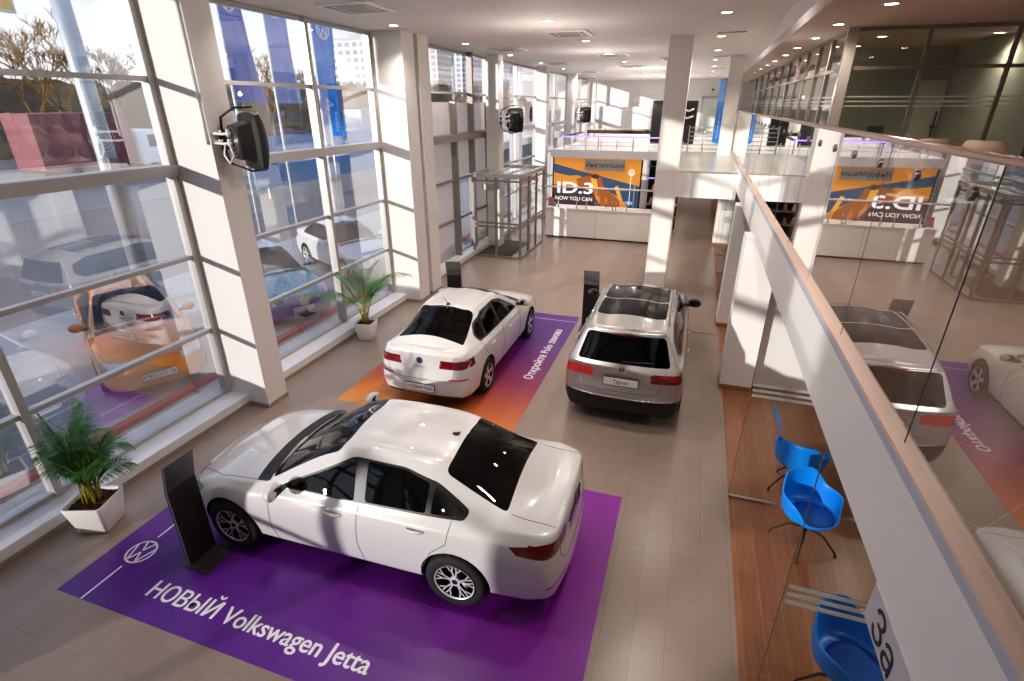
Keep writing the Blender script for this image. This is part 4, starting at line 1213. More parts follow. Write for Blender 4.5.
r2 = thing('information_sign', 'grey sign with dark lettering in front of the upper part of the orange screen', 'sign', (-3.36, 21.3, 2.52))
b = NB(); box(b, -.78, .78, -.02, .02, -.2, .2, bev=.01); obj('board', b, mat('sign grey', (.42, .40, .37), .5, noise=.03), r2)
def measure(s_, size):
    q_ = text('measure', s_, size, M['darktext'], None, Matrix.Identity(4), .001, align='LEFT'); xs_ = [v.co.x for v in q_.data.vertices]
    bpy.data.objects.remove(q_); return min(xs_), max(xs_)
S_ = 'Инормация'; k_ = .24; gap = .035     # the letter between is drawn as a ring and a bar
a0, a1 = measure('Ин', k_); o0, o1 = measure('о', k_); b0, b1 = measure('ормация', k_)
wtot = a1 + gap + (o1 - o0) + gap + (b1 - b0); x_ = -wtot / 2
text('lettering', 'Ин', k_, M['darktext'], r2, wall_mtx(x_, -.023, 0), .001, align='LEFT')
x_ += a1 + gap
text('lettering', 'о', k_, M['darktext'], r2, wall_mtx(x_ - o0, -.023, 0), .001, align='LEFT')
b = NB(); cx_ = x_ + (o1 - o0) / 2; box(b, cx_ - .011, cx_ + .011, -.024, -.022, -.10, .115); obj('lettering', b, M['darktext'], r2)
x_ += (o1 - o0) + gap
text('lettering', 'ормация', k_, M['darktext'], r2, wall_mtx(x_ - b0, -.023, 0), .001, align='LEFT')
for s in (-.5, .5):
    b = NB(); cyl(b, (s, 0, .2), (s, 0, .45), .006, seg=6); obj('hanger', b, M['steel'], r2)
# things on the counter
def cup(x, y, c, h, rad, label, nm, cat):
    b = NB(); lathe(b, [(.0001, 0), (rad, 0), (rad * 1.1, h), (rad * .95, h), (rad * .85, .01), (.0001, .01)], 16); o = obj(nm, b, c, loc=(x, y, 1.13)); tag(o, label, cat)
cup(-4.95, 19.85, mat('teal', (.02, .35, .38), .4, noise=.1), .16, .05, 'teal cup on the left end of the reception counter', 'cup', 'cup')
b = NB(); box(b, -.1, .1, -.01, .01, 0, .30, rot=Matrix.Rotation(R(-12), 4, 'X')); o = obj('brochure_holder', b, mat('pink leaflet', (.55, .12, .18), .5, noise=.2), loc=(-5.12, 19.95, 1.13)); tag(o, 'dark pink leaflet stand on the left end of the reception counter', 'leaflet')
for i, x in enumerate((-3.95, -3.15)):
    r = thing('desk_plant', 'tiny potted green plant on the reception counter ' + ('near the middle' if i == 0 else 'right of the other one'), 'plant', (x + .15, 19.9, 1.13))
    b = NB(); lathe(b, [(.0001, 0), (.035, 0), (.045, .07), (.0001, .07)], 12); obj('pot', b, M['white'], r)
    b = NB()
    for k in range(26):
        a = random.random() * 6.3; t_ = random.random(); p = Vector((0, 0, .07)); q = p + Vector((math.cos(a) * .07 * t_, math.sin(a) * .07 * t_, .06 + .06 * (1 - t_))); w_ = Vector((-math.sin(a), math.cos(a), 0)) * .014
        b.faces.new([b.verts.new(v) for v in (p, (p + q) / 2 + w_, q, (p + q) / 2 - w_)])
    obj('leaves', b, M['leaf'], r)
# barrier posts on the counter top
for i, x in enumerate((-4.75, -4.05, -3.68, -2.72, -2.60, -2.20)):
    b = NB(); cyl(b, (0, 0, 0), (0, 0, .32), .018, seg=10); cyl(b, (0, 0, 0), (0, 0, .01), .05, seg=16); o = obj('counter_post', b, M['steel'], loc=(x, 19.66, 1.13)); tag(o, 'slim metal post standing on the front edge of the reception counter', 'post', 'slim posts along the counter edge')
b = NB(); tube(b, [(-.2, 0, 0), (3.95, 0, 0)], .032, 8); o = obj('glass_shelf_rail', b, M['white'], loc=(-5.22, 19.66, 1.88)); tag(o, 'thin light metal rail crossing in front of the orange screen', 'rail')
b = NB(); tube(b, [(0, 0, .0), (0, 0, 1.9)], .025, 8); tag(obj('rail_post', b, M['steel'], loc=(-2.15, 21.2, .0)), 'upright metal post at the right edge of the orange screen', 'post')
# display shelves right of the screen
r = thing('display_shelf', 'dark accessory shelves with purple light right of the orange screen', 'shelf', (-1.75, 22.0, 0))
b = NB(); box(b, 0, 1.2, .5, .54, 0, 2.7); obj('back_panel', b, M['matblack'], r)
for z in (.5, 1.0, 1.5, 2.0, 2.45):
    b = NB(); box(b, 0, 1.2, 0, .5, z, z + .03); obj('shelf', b, M['aludark'], r)
b = NB(); box(b, 0.02, 1.2, -.01, .01, 2.02, 2.05); obj('light_strip', b, M['purpleled'], r)
for i, (x, z, c) in enumerate([(.15, .53, (.5, .4, .3)), (.45, .53, (.3, .2, .15)), (.2, 1.03, (.6, .5, .45)), (.5, 1.03, (.5, .15, .1)), (.25, 1.53, (.7, .65, .6)), (.55, 1.53, (.3, .3, .35))]):
    b = NB(); lathe(b, [(.0001, 0), (.07, 0), (.08, .1), (.05, .2), (.03, .26), (.0001, .27)], 12); o = obj('vase', b, mat('shelf item', c, .5, noise=.2), loc=(-1.75 + x, 22.15, z)); tag(o, 'small bottle shaped accessory on the dark shelves', 'accessory', 'small accessories on the dark shelves')
b = NB(); lathe(b, [(.0001, 0), (.1, 0), (.13, .1), (.10, .24), (.0001, .27)], 14); tag(obj('helmet', b, M['matblack'], loc=(-1.55, 22.15, 2.48)), 'round black helmet on top of the dark shelves', 'helmet')

# portrait screens, far wall door
for i, (x, lab) in enumerate(((-1.88, 'portrait black display hanging left of the white free standing column'), (-.86, 'portrait black display hanging right of the white free standing column'))):
    r = thing('portrait_display', lab, 'display', (x, 22.5, 3.25))
    b = NB(); box(b, 0, .62, 0, .08, 0, 1.55, bev=.01); obj('case', b, M['matblack'], r)
    b = NB(); box(b, .05, .57, -.004, 0, .08, 1.47); obj('screen_face', b, mat('display face', (.03, .03, .03), .1, noise=.3), r)
    if i:
        for z in (1.0, 1.25):
            b = NB(); tube(b, [(.12, -.02, z), (.3, -.02, z - .06), (.5, -.02, z + .02)], .035, 8); obj('picture_area', b, mat('picture white', (.7, .66, .62), .5, noise=.1), r)
bm = NB(); box(bm, -.1, 1.5, 37.9, 38.0, 3.1, 5.0); box(bm, -.22, -.1, 37.86, 38, 3.1, 5.15, mi=1); box(bm, 1.5, 1.62, 37.86, 38, 3.1, 5.15, mi=1); box(bm, -.22, 1.62, 37.86, 38, 5.03, 5.15, mi=1)
struct('door_1', bm, [mat('pale door', (.70, .74, .70), .4, noise=.02), M['alu']])
bm = NB(); box(bm, -7.0, -2.2, 37.5, 38, 3.0, 4.55); struct('wall_far_panel', bm, M['wall'])
for p_ in ((-1.6, 37.95, 5.55), (.35, 37.95, 5.55)):
    b = NB(); lathe(b, [(.0001, -.1), (.06, -.09), (.085, -.03), (.09, 0)], 14, center=(0, 0, 0)); tag(obj('dome_camera', b, M['matblack'], loc=p_), 'small dark dome camera on the far white wall', 'camera', 'dome cameras on the far wall')
# upper deck: bar with light strip, balustrade
r = thing('bar_canopy', 'long flat frame with a purple light strip above the orange screen', 'light frame', (-5.15, 21.7, 3.5))
b = NB(); box(b, 0, 4.15, 0, .10, 0, .05); box(b, 0, .10, 0, 3.4, 0, .05); box(b, 4.05, 4.15, 0, 3.4, 0, .05); obj('frame', b, M['matblack'], r)
b = NB(); box(b, .3, 4.15, 3.3, 3.45, 0, .14); obj('rear_beam', b, M['matblack'], r)
for i in range(4):
    b = NB(); box(b, .30 + i * .96, 1.12 + i * .96, 3.2, 3.5, .14, .20); obj('rear_board', b, mat('beige board', (.55, .40, .30), .5, noise=.08), r)
b = NB(); box(b, -.02, 4.15, -.02, 0, -.0, .045); box(b, -.02, 0, 0, 3.4, 0, .045); obj('light_strip', b, M['purpleled'], r)
for x in (0.05, 1.4, 2.75, 4.1):
    b = NB(); cyl(b, (x, .05, -.44), (x, .05, 0), .02, seg=8); obj('post', b, M['steel'], r)
r = thing('deck_balustrade', 'low white slatted balustrade on the upper deck above the orange screen', 'railing', (-5.4, 21.45, 3.06))
for i in range(9):
    b = NB(); box(b, i * .6, i * .6 + .03, 0, .03, 0, .38); obj('post', b, M['white'], r)
for z in (.15, .28):
    b = NB(); box(b, 0, 5.0, .0, .02, z, z + .02); obj('slat', b, M['white'], r)
# blue banner on the far column
b = NB()
box(b, -.02, 0, 0, .85, 0, 2.0)
r = thing('wall_banner', 'tall narrow bright blue banner on the far column by the gallery', 'banner', (.59, 20.21, 3.45), R(12))
obj('fabric', b, mat('banner blue', (.02, .25, .75), .5, noise=.05), r)
text('lettering', 'новый', .26, M['lettering'], r, Matrix.Translation((-.023, .29, .55)) @ Matrix.Rotation(-PI / 2, 4, 'Z') @ Matrix.Rotation(PI / 2, 4, 'X') @ Matrix.Rotation(PI / 2, 4, 'Z'), .001)
# stairs glimpsed beyond the landing
r = thing('staircase_rail', 'horizontal metal rails beyond the landing glass', 'railing', (-.4, 21.0, 3.1))
for z in (.12, .26, .40, .54, .68, .82): b = NB(); tube(b, [(0, 0, z), (1.05, 0, z)], .015, 6); obj('bar', b, M['steel'], r)
for x in (0, .5, 1.05): b = NB(); tube(b, [(x, 0, 0), (x, 0, .9)], .02, 6); obj('post', b, M['steel'], r)
# ------------------------------------------------------------------ cubicles below the gallery
def partition(y, label, g=None):
    r = thing('glass_partition', label, 'partition', (.95, y, 0), 0, g)
    b = NB(); quad(b, [(0, 0, .02), (4.25, 0, .02), (4.25, 0, 2.72), (0, 0, 2.72)]); obj('glass_panel', b, M['partglass'], r)
    b = NB(); box(b, -.003, .003, -.003, .003, .02, 2.72); obj('glass_edge', b, M['edge2'], r)
    b = NB(); box(b, 0, 4.25, -.02, .02, 0, .03); obj('floor_track', b, M['steel'], r)
    for k in range(3):
        b = NB(); box(b, .02, 4.25, -.008, -.004, 1.50 + .07 * k, 1.535 + .07 * k); obj('frost_stripe', b, M['stripe'], r)
partition(3.05, 'clear glass partition with three pale stripes beside the nearest blue chair')
partition(6.03, 'clear glass partition with three pale stripes between the two overlapping blue chairs')
for i, y in enumerate((14.4, 16.6, 18.8)): partition(y, 'clear striped glass partition far down the wooden floor strip', 'far glass partitions on the wooden floor')
for y in (9.3, 12.35):
    bm = NB(); box(bm, 1.42, 5.2, y, y + .06, 0, 2.72); struct('wall_cubicle', bm, M['wall'])
b = NB(); box(b, 0, .05, -.8, 0, 0, .006); tag(obj('floor_strip', b, M['blue'], loc=(1.76, 8.74, .0)), 'narrow bright blue strip lying on the wooden floor by the wall stub', 'strip')

def shell_bm():
    b = NB(); nu, nv = 40, 10
    def rim(a):          # a=0 at the back, PI at the front
        c = math.cos(a)
        ab = abs(((a + PI) % (2 * PI)) - PI)
        def ss(t): t = max(0, min(1, t)); return t * t * (3 - 2 * t)
        hgt = .40 - .17 * ss((ab - .55) / .6) - .20 * ss((ab - 1.75) / .7)
        rx = .305; ry = .31 if c > 0 else .27
        return hgt, (-c * ry * (1.08 if c > 0 else 1), math.sin(a) * rx * (1.03 if ab < 2 else .93))
    rows = []
    for j in range(nv + 1):
        t = j / nv; row = []
        for i in range(nu):
            a = 2 * PI * i / nu; hgt, (x, y) = rim(a)
            rr = min(1, t * 1.9) ** .8 * .80 + .20 * t; zz = hgt * max(0, (t - .42) / .58) ** 1.35 + .03 * (t) ** 2
            row.append(b.verts.new((x * rr, y * rr, zz)) if j else None)
        rows.append(row)
    c = b.verts.new((0, 0, 0))
    for i in range(nu): b.faces.new((c, rows[1][i], rows[1][(i + 1) % nu]))
    for j in range(1, nv):
        for i in range(nu): b.faces.new((rows[j][i], rows[j + 1][i], rows[j + 1][(i + 1) % nu], rows[j][(i + 1) % nu]))
    for f in b.faces: f.smooth = True
    return b
def blue_chair(x, y, rz, label):
    r = thing('shell_chair', label, 'chair', (x, y, 0), rz)
    o = obj('seat_shell', shell_bm(), M['blue'], r, True, loc=(0, 0, .43)); md = o.modifiers.new('t', 'SOLIDIFY'); md.thickness = .022; md.offset = 0
    md = o.modifiers.new('s', 'SUBSURF'); md.levels = 1; md.render_levels = 1
    b = NB(); lathe(b, [(.0001, .052), (.17, .05), (.215, .035), (.21, .022), (.0001, .018)], 28, sy=1.05); obj('seat_pad', b, M['bluedark'], r, loc=(.03, 0, .43))
    b = NB(); cyl(b, (0, 0, .22), (0, 0, .43), .022); obj('column', b, M['matblack'], r)
    for k in range(4):
        a = PI / 4 + k * PI / 2
        b = NB(); d = Vector((math.cos(a), math.sin(a), 0)); tube(b, [Vector((0, 0, .26)), d * .18 + Vector((0, 0, .22)), d * .33 + Vector((0, 0, .05)), d * .345 + Vector((0, 0, .0))], [.014, .013, .010, .012], 6); obj('leg', b, M['matblack'], r)
    return r
c0 = blue_chair(1.72, 5.42, R(-62 + 180 + 180), 'bright blue shell armchair by the glass partition with its hollow seat open to view')
dup(c0, (1.76, 6.46, 0), R(70), 'bright blue shell armchair partly hidden behind the first one, seen from its back')
dup(c0, (1.74, 3.60, 0), R(-48), 'bright blue shell armchair at the bottom edge beside the hanging sign')
dup(c0, (1.5, 15.4, 0), R(200), 'small distant blue shell armchair behind the striped partitions', 'distant blue armchairs')
dup(c0, (1.7, 18.0, 0), R(160), 'small distant blue shell armchair behind the striped partitions', 'distant blue armchairs')
# little table behind the chairs
def desk(x, y, rz, label):
    r = thing('office_desk', label, 'desk', (x, y, 0), rz)
    b = NB(); box(b, -.4, .4, -.7, .7, .72, .75, bev=.006); obj('desktop', b, mat('grey desktop', (.34, .36, .34), .3, noise=.05), r)
    for s in (-1, 1):
        b = NB(); box(b, -.36, .36, s * .66 - .02, s * .66 + .02, 0, .72); obj('side_panel', b, M['white'], r)
    b = NB(); tube(b, [(-.36, -.62, .0), (-.36, -.62, .7)], .015, 6); obj('leg', b, M['matblack'], r)
desk(2.82, 6.95, 0, 'grey topped desk with white side panels behind the overlapping blue chairs')
desk(2.75, 3.6, 0, 'grey topped desk under the gallery beside the nearest blue chair') if False else None
# hanging sign below the fascia
r = thing('hanging_sign', 'grey sign panel with large black letters hanging under the white fascia', 'sign', (1.0, 2.11, 2.52))
b = NB(); box(b, -.006, .006, -1.6, 0, 0, .20); obj('panel', b, mat('sign panel grey', (.55, .55, .58), .4, noise=.02), r)
text('lettering', 'За', .21, M['darktext'], r, Matrix.Translation((-.008, -.215, .085)) @ Matrix.Rotation(-PI / 2, 4, 'Z') @ Matrix.Rotation(PI / 2, 4, 'X'), .001, align='CENTER', sx=1.1)

# ------------------------------------------------------------------ gallery furniture
M['cream'] = mat('cream shell', (.74, .60, .50), .35, noise=.04); M['creamw'] = mat('white pedestal', (.80, .80, .74), .3, noise=.02)
def tulip(x, y, rz, label):
    r = thing('pedestal_armchair', label, 'chair', (x, y, 3.1), rz)
    b = shell_bm(); bmesh.ops.transform(b, matrix=Matrix.Diagonal((1.2, 1.2, 1.3, 1)), verts=b.verts)
    o = obj('seat_shell', b, M['cream'], r, True, loc=(0, 0, .46)); md = o.modifiers.new('t', 'SOLIDIFY'); md.thickness = .03; md.offset = 0
    b = NB(); lathe(b, [(.0001, 0), (.34, 0), (.34, .012), (.2, .04), (.07, .12), (.05, .25), (.10, .38), (.24, .47), (.0001, .48)], 32); obj('pedestal', b, M['creamw'], r)
    b = NB(); lathe(b, [(.0001, .0), (.24, 0), (.27, .03), (.25, .07), (.0001, .08)], 24); obj('seat_pad', b, mat('seat pad', (.6, .08, .07), .7, noise=.1), r, loc=(0, 0, .52))
    return r
tulip(3.8, 11.85, R(100), 'cream pedestal armchair on the gallery, the one nearer the office corner')
tulip(4.6, 11.5, R(60), 'cream pedestal armchair with a broad rounded back, standing closer to the railing')
r = thing('round_desk', 'brown round-ended desk behind the office glass', 'desk', (4.5, 14.6, 3.1))
b = NB(); lathe(b, [(.0001, .74), (.7, .74), (.7, .78), (.0001, .78)], 32, sx=1.3); obj('desktop', b, mat('brown veneer', (.25, .09, .05), .35, noise=.15), r)
b = NB(); box(b, -.75, .1, .0, .04, 0, .74); obj('front_panel', b, mat('brown veneer dark', (.20, .07, .04), .4, noise=.15), r)
r = thing('office_chair', 'dark office chair behind the brown desk', 'chair', (4.05, 15.3, 3.1), R(30))
b = NB(); box(b, -.25, .25, -.25, .25, .44, .53, bev=.03); obj('seat', b, M['matblack'], r)
b = NB(); box(b, -.23, .23, .22, .28, .55, 1.1, bev=.03); obj('backrest', b, mat('teal mesh', (.03, .10, .12), .7, noise=.1), r)
b = NB(); cyl(b, (0, 0, .08), (0, 0, .44), .03); obj('gas_lift', b, M['matblack'], r)
for k in range(5):
    a = k * 2 * PI / 5; b = NB(); tube(b, [(0, 0, .1), (math.cos(a) * .3, math.sin(a) * .3, .05), (math.cos(a) * .3, math.sin(a) * .3, 0)], .02, 6); obj('leg', b, M['matblack'], r)
bm = NB(); box(bm, 5.0, 5.58, 16.93, 17.0, 3.1, 5.2); box(bm, 5.62, 6.3, 16.93, 17.0, 3.1, 5.2); d_ = struct('door_2', bm, mat('cream door', (.78, .74, .66), .4, noise=.02))
b = NB(); tube(b, [(5.5, 16.88, 3.9), (5.5, 16.88, 4.5)], .018, 6); box(b, 5.45, 5.55, 16.88, 16.93, 4.12, 4.18); obj('door_handle', b, M['matblack'], d_)
r = thing('framed_board', 'orange framed black board standing at the gallery by the office glass', 'board', (6.75, 11.9, 3.1), 0)
b = NB(); box(b, -.35, .35, -.02, .02, .2, 1.45, bev=.01); obj('frame', b, mat('orange wood', (.65, .28, .05), .4, noise=.1), r)
b = NB(); box(b, -.29, .29, -.03, -.02, .42, 1.38); obj('board_face', b, M['matblack'], r)
for s in (-.3, .3): b = NB(); box(b, s - .02, s + .02, -.02, .02, 0, .25); obj('leg', b, M['matblack'], r)
for i, (x, y, z) in enumerate(((2.9, 20, 0), (2.9, 24, 0))):
    r = thing('potted_fern', 'green office plant behind the gallery glass wall' , 'plant', (x, y, 3.1), 0, 'office plants behind the glass')
    b = NB(); lathe(b, [(.0001, 0), (.16, 0), (.2, .4), (.0001, .4)], 16); obj('pot', b, M['white'], r)
    b = NB()
    for k in range(60):
        a = random.random() * 6.3; e_ = random.uniform(.2, .5); q0 = Vector((0, 0, .4)); q1 = Vector((math.cos(a) * e_ * .6, math.sin(a) * e_ * .6, .4 + random.uniform(.3, 1.0))); w_ = Vector((-math.sin(a), math.cos(a), 0)) * .04
        b.faces.new([b.verts.new(v) for v in (q0, (q0 + q1) / 2 + w_, q1, (q0 + q1) / 2 - w_)])
    obj('leaves', b, M['leaf'], r)

# ------------------------------------------------------------------ ceiling fittings
def downlight(x, y, z, warm, label, group):
    r = thing('downlight', label, 'downlight', (x, y, z), 0, group)
    b = NB(); lathe(b, [(.085, 0), (.115, -.002), (.12, -.008), (.10, -.012), (.085, -.006)], 24); obj('ring', b, M['white'], r)
    b = NB(); lathe(b, [(.0001, -.005), (.09, -.005)], 24); obj('lens', b, M['ledw' if warm else 'led'], r)
    return r
d0 = downlight(.15, 3.9, 6.1, 0, 'small recessed ceiling downlight in the white hall ceiling', 'recessed downlights of the hall ceiling')
HL = [(.15, 7.5 + 3.6 * k) for k in range(8)] + [(-3.0, 3.9 + 3.6 * k) for k in range(9)] + [(-6.08, 7.1 + 3.62 * k) for k in range(8)]
for p_ in HL: dup(d0, (*p_, 6.1))
g0 = downlight(2.1, 5.0, 5.95, 1, 'round warm downlight in the gallery ceiling', 'warm downlights of the gallery ceiling')
for p_ in [(2.3, 9.9), (2.05, 12.0), (2.05, 14.2), (2.0, 16.4), (2.0, 18.6), (1.96, 20.9), (1.93, 22.9), (1.9, 25.2), (1.9, 28), (1.9, 31), (3.3, 14.3), (3.3, 16.4), (3.6, 18.5), (5.3, 14.3), (4.3, 20.5), (4.3, 24), (6.7, 15), (4.5, 8), (4.5, 5)]: dup(g0, (*p_, 5.95))
def cassette(x, y, sz, label, g=None):
    r = thing('ceiling_cassette', label, 'air vent', (x, y, 6.1), 0, g)
    b = NB(); s = sz / 2
    box(b, -s, s, -s, s, -.03, 0, bev=.01); obj('frame', b, M['white'], r)
    for (a, c, d, e_) in ((-s * .8, s * .8, s * .62, s * .78), (-s * .8, s * .8, -s * .78, -s * .62), (s * .62, s * .78, -s * .55, s * .55), (-s * .78, -s * .62, -s * .55, s * .55)):
        b = NB(); box(b, a, c, d, e_, -.034, -.028); obj('slot', b, M['aludark'], r)
    b = NB(); box(b, -s * .5, s * .5, -s * .5, s * .5, -.036, -.03, bev=.002); obj('grille', b, mat('vent grille', (.42, .40, .38), .6, noise=.1), r)
cassette(-5.56, 8.66, .95, 'square ceiling air cassette nearest the first window column')
cassette(-3.05, 13.06, .95, 'square ceiling air cassette in the middle of the hall ceiling')
for p_ in ((-5.5, 16.06), (-2.95, 18.8), (-5.48, 21.8), (-3.0, 24.6), (-1.15, 21.0), (-5.5, 28)): cassette(*p_, .95, 'distant flat square air cassette in the far part of the hall ceiling', 'distant ceiling air cassettes')
for p_ in ((.35, 14.0), (.35, 20.5), (.35, 27)):
    b = NB(); box(b, -.3, .3, -.06, .06, -.012, 0); tag(obj('slot_diffuser', b, M['aludark'], loc=(*p_, 6.1)), 'dark linear air slot in the ceiling by the gallery beam', 'air vent', 'linear air slots by the beam')

# ------------------------------------------------------------------ outdoors
bm = NB(); box(bm, -400, -7.4, -60, 520, -.4, -.12); struct('ground_outside', bm, mat('asphalt', (.30, .27, .25), .95, spec=.1, noise=.2, nscale=.6))
bm = NB(); box(bm, -14.5, -7.35, -12, 60, -.2, -.06); struct('ground_pavement', bm, tile_mat('paving', (.50, .46, .43), (.47, .43, .40), (.38, .35, .32), .4, .2, .7, noise=.1))
bm = NB(); box(bm, -8.2, -8.05, -12, 40, -.1, .03); struct('trim_kerb', bm, mat('red kerb', (.50, .05, .06), .6, noise=.1))
bm = NB(); box(bm, -45, -28, -60, 300, -.12, -.1); struct('ground_road', bm, mat('road', (.34, .32, .30), .95, spec=.1, noise=.1))

import mathutils
def repaint(root, m):
    for o in bpy.data.objects:
        if o.parent == root and (o.name.startswith('body') or o.name.startswith('wing_mirror')):
            o.material_slots[0].link = 'OBJECT'; o.material_slots[0].material = m
carB = [o for o in bpy.data.objects if o.name == 'sedan_car.001'][0]
carC = [o for o in bpy.data.objects if o.name == 'suv_car'][0]
def outcar(src, loc, rz, m, label, plate=None, g=None):
    c = dup(src, loc, rz, label, g); 
    c['category'] = 'car'; repaint(c, m)
    for o in [o for o in bpy.data.objects if o.parent == c and o.name.split('.')[0] in ('licence_plate', 'trunk_lettering')]:
        for k in [x for x in bpy.data.objects if x.parent == o]: bpy.data.objects.remove(k)
        bpy.data.objects.remove(o)
    if plate: plate_on(c, 2.17 if src is carB else 2.25, 0, .42 if src is carB else .6, .52, .12, plate, .10, facing=1)
    return c
outcar(carB, (-10.3, 6.85, -.06), R(-30), M['paintorange'], 'orange brown car parked outside with its nose close to the window', 'Р801УО 36')
outcar(carB, (-10.1, 10.3, -.06), R(-28), M['paintgrey'], 'grey car parked outside beyond the palm with its nose towards the glass', '772')
outcar(carC, (-10.3, 3.1, -.06), R(-30), M['paintgrey'], 'pale grey sport utility car parked outside left of the orange one')
outcar(carB, (-10.1, 13.8, -.06), R(-28), M['paintwhite'], 'white car parked outside in front of the frosted screens')
outcar(carB, (-30, 34, -.1), R(80), M['paintblue'], 'small dark blue car driving far away on the road', g=None)

def column_tree(x, y, h_, w_, seed, label, g, m):
    random.seed(seed)
    r = thing('bare_tree', label, 'tree', (x, y, -.12), random.random() * 6, g)
    b = NB()
    def br(p, d, l, rr, n):
        q = p + d * l; tube(b, [p, (p + q) / 2 + Vector((random.uniform(-1, 1), random.uniform(-1, 1), 0)) * l * .06, q], [rr, rr * .8, rr * .6], 4)
        if n == 0: return
        for k in range(3 if n > 1 else 4):
            e_ = (d + Vector((random.uniform(-1, 1), random.uniform(-1, 1), random.uniform(-.1, .6))) * .75).normalized(); br(p + d * l * random.uniform(.55, 1), e_, l * random.uniform(.6, .8), max(.02, rr * .55), n - 1)
    br(Vector((0, 0, 0)), Vector((0, 0, 1)), h_ * .30, .20, 6)
    obj('branches', b, m, r)
    return r
M['bark'] = mat('bare branches', (.22, .145, .10), .9, noise=.3, nscale=2); M['bark2'] = mat('ochre twigs', (.38, .23, .08), .9, noise=.3, nscale=2)
trs = [column_tree(-56, 40, 12, 4, s, 'tall bare brown tree beyond the road', 'bare trees beyond the road', M['bark'] if s % 2 else M['bark2']) for s in (1, 2, 3)]
random.seed(5)
k = 0
for y in range(14, 130, 8):
    for xx in (-51, -59):
        if k < 3: trs[k].location = (xx, y, -.12); k += 1; continue
        t_ = dup(trs[k % 3], (xx + 4 + random.uniform(-2, 2), y + random.uniform(-2, 2), -.12), random.random() * 6); s_ = random.uniform(.85, 1.2); t_.scale = (s_, s_, s_ * random.uniform(.8, 1.0)); k += 1
random.seed(9)
# hedge bank behind the trees
b = NB()
g_ = [[b.verts.new((-63 - j * 1.6 + random.uniform(-.6, .6), -20 + i * 2.2, -.2 + [0, 3.4, 5.6, 6.8, 7.2][j] + (random.uniform(-.9, .9) if j else 0))) for j in range(5)] for i in range(110)]
for i in range(109):
    for j in range(4): b.faces.new((g_[i][j], g_[i + 1][j], g_[i + 1][j + 1], g_[i][j + 1]))
o = obj('scrub_bank', b, mat('scrub', (.15, .105, .06), .95, noise=.6, nscale=.9, bump=1), smooth=True); tag(o, 'long brown scrub covered bank behind the bare trees', 'scrub', kind='stuff')

def facade(name, loc, sx, sy, h_, wc, label, rz=0, wn=(6, 12), g=None, roof=(.5, .5, .5)):
    r = thing(name, label, 'building', loc, rz, g)
    wm = tile_mat('facade ' + str(loc[1]), (.16, .20, .26), (.22, .26, .32), wc, sy / wn[0], h_ / wn[1], .5, off=0, msize=min(sy / wn[0], h_ / wn[1]) * .22, noise=.03)
    mp_ = [n for n in wm.node_tree.nodes if n.type == 'MAPPING'][0]; mp_.inputs['Rotation'].default_value = (PI / 2, 0, PI / 2)
    t = wm.node_tree; mpn = mp_; cb = t.nodes.new('ShaderNodeCombineXYZ'); se = t.nodes.new('ShaderNodeSeparateXYZ'); tcn = [n for n in t.nodes if n.type == 'TEX_COORD'][0]
    t.links.new(tcn.outputs['Object'], se.inputs[0]); ad = t.nodes.new('ShaderNodeMath'); ad.operation = 'ADD'; t.links.new(se.outputs['X'], ad.inputs[0]); t.links.new(se.outputs['Y'], ad.inputs[1])
    t.links.new(ad.outputs[0], cb.inputs['X']); t.links.new(se.outputs['Z'], cb.inputs['Y']); mp_.inputs['Rotation'].default_value = (0, 0, 0); t.links.new(cb.outputs[0], mp_.inputs[0])
    b = NB(); box(b, -sx / 2, sx / 2, -sy / 2, sy / 2, 0, h_); obj('walls', b, wm, r)
    b = NB(); box(b, -sx / 2 - .3, sx / 2 + .3, -sy / 2 - .3, sy / 2 + .3, h_, h_ + 1); box(b, -sx / 4, sx / 4, -sy / 6, sy / 6, h_ + 1, h_ + 3.5); obj('roof', b, mat('roof', roof, .7, noise=.1), r)
facade('apartment_block', (-150, 236, -.1), 16, 26, 30, (.78, .76, .72), 'wide white apartment block seen past the blue banner', 0, (7, 10))
facade('apartment_block', (-150, 306, -.1), 16, 22, 36, (.66, .58, .50), 'beige apartment tower seen right of the double column', 0, (6, 12))
facade('apartment_block', (-150, 352, -.1), 16, 30, 46, (.75, .76, .80), 'tall pale apartment tower behind the taupe posts', 0, (8, 16))
facade('apartment_block', (-150, 410, -.1), 16, 30, 40, (.72, .74, .78), 'pale blue apartment tower furthest along the street', 0, (8, 14))
facade('office_building', (-95, 42, -.1), 14, 20, 17, (.45, .20, .10), 'brown striped building behind the trees at the far left', 0, (4, 6), roof=(.3, .2, .15))
# lorries on the road
def lorry(y, c1, label, l_=7, rz=0):
    r = thing('lorry', label, 'lorry', (-38, y, -.1), rz)
    b = NB(); box(b, -1.25, 1.25, -l_ / 2, l_ / 2, 1.1, 4.3, bev=.06)
    for k in range(int(l_ * 2)): box(b, 1.25, 1.28, -l_ / 2 + .25 + k * .5, -l_ / 2 + .4 + k * .5, 1.2, 4.2)
    obj('container', b, mat('container ' + str(y), c1, .5, noise=.1), r)
    b = NB(); box(b, -1.1, 1.1, l_ / 2 + .3, l_ / 2 + 2.2, .8, 3.2, bev=.25); obj('cab', b, M['white'], r)
    b = NB(); box(b, -1.12, 1.12, l_ / 2 + 1.1, l_ / 2 + 2.24, 2.0, 2.9, bev=.1); obj('cab_window', b, M['carroof'], r)
    b = NB(); box(b, -1, 1, -l_ / 2, l_ / 2 + 2, .7, 1.0); obj('chassis', b, M['matblack'], r)
    for yy in (-l_ / 2 + 1, -l_ / 2 + 2.2, l_ / 2 + 1.2):
        for s in (-1, 1): b = NB(); cyl(b, (s * .95, yy, .5), (s * 1.22, yy, .5), .5, seg=20); obj('wheel', b, M['tyre'], r)
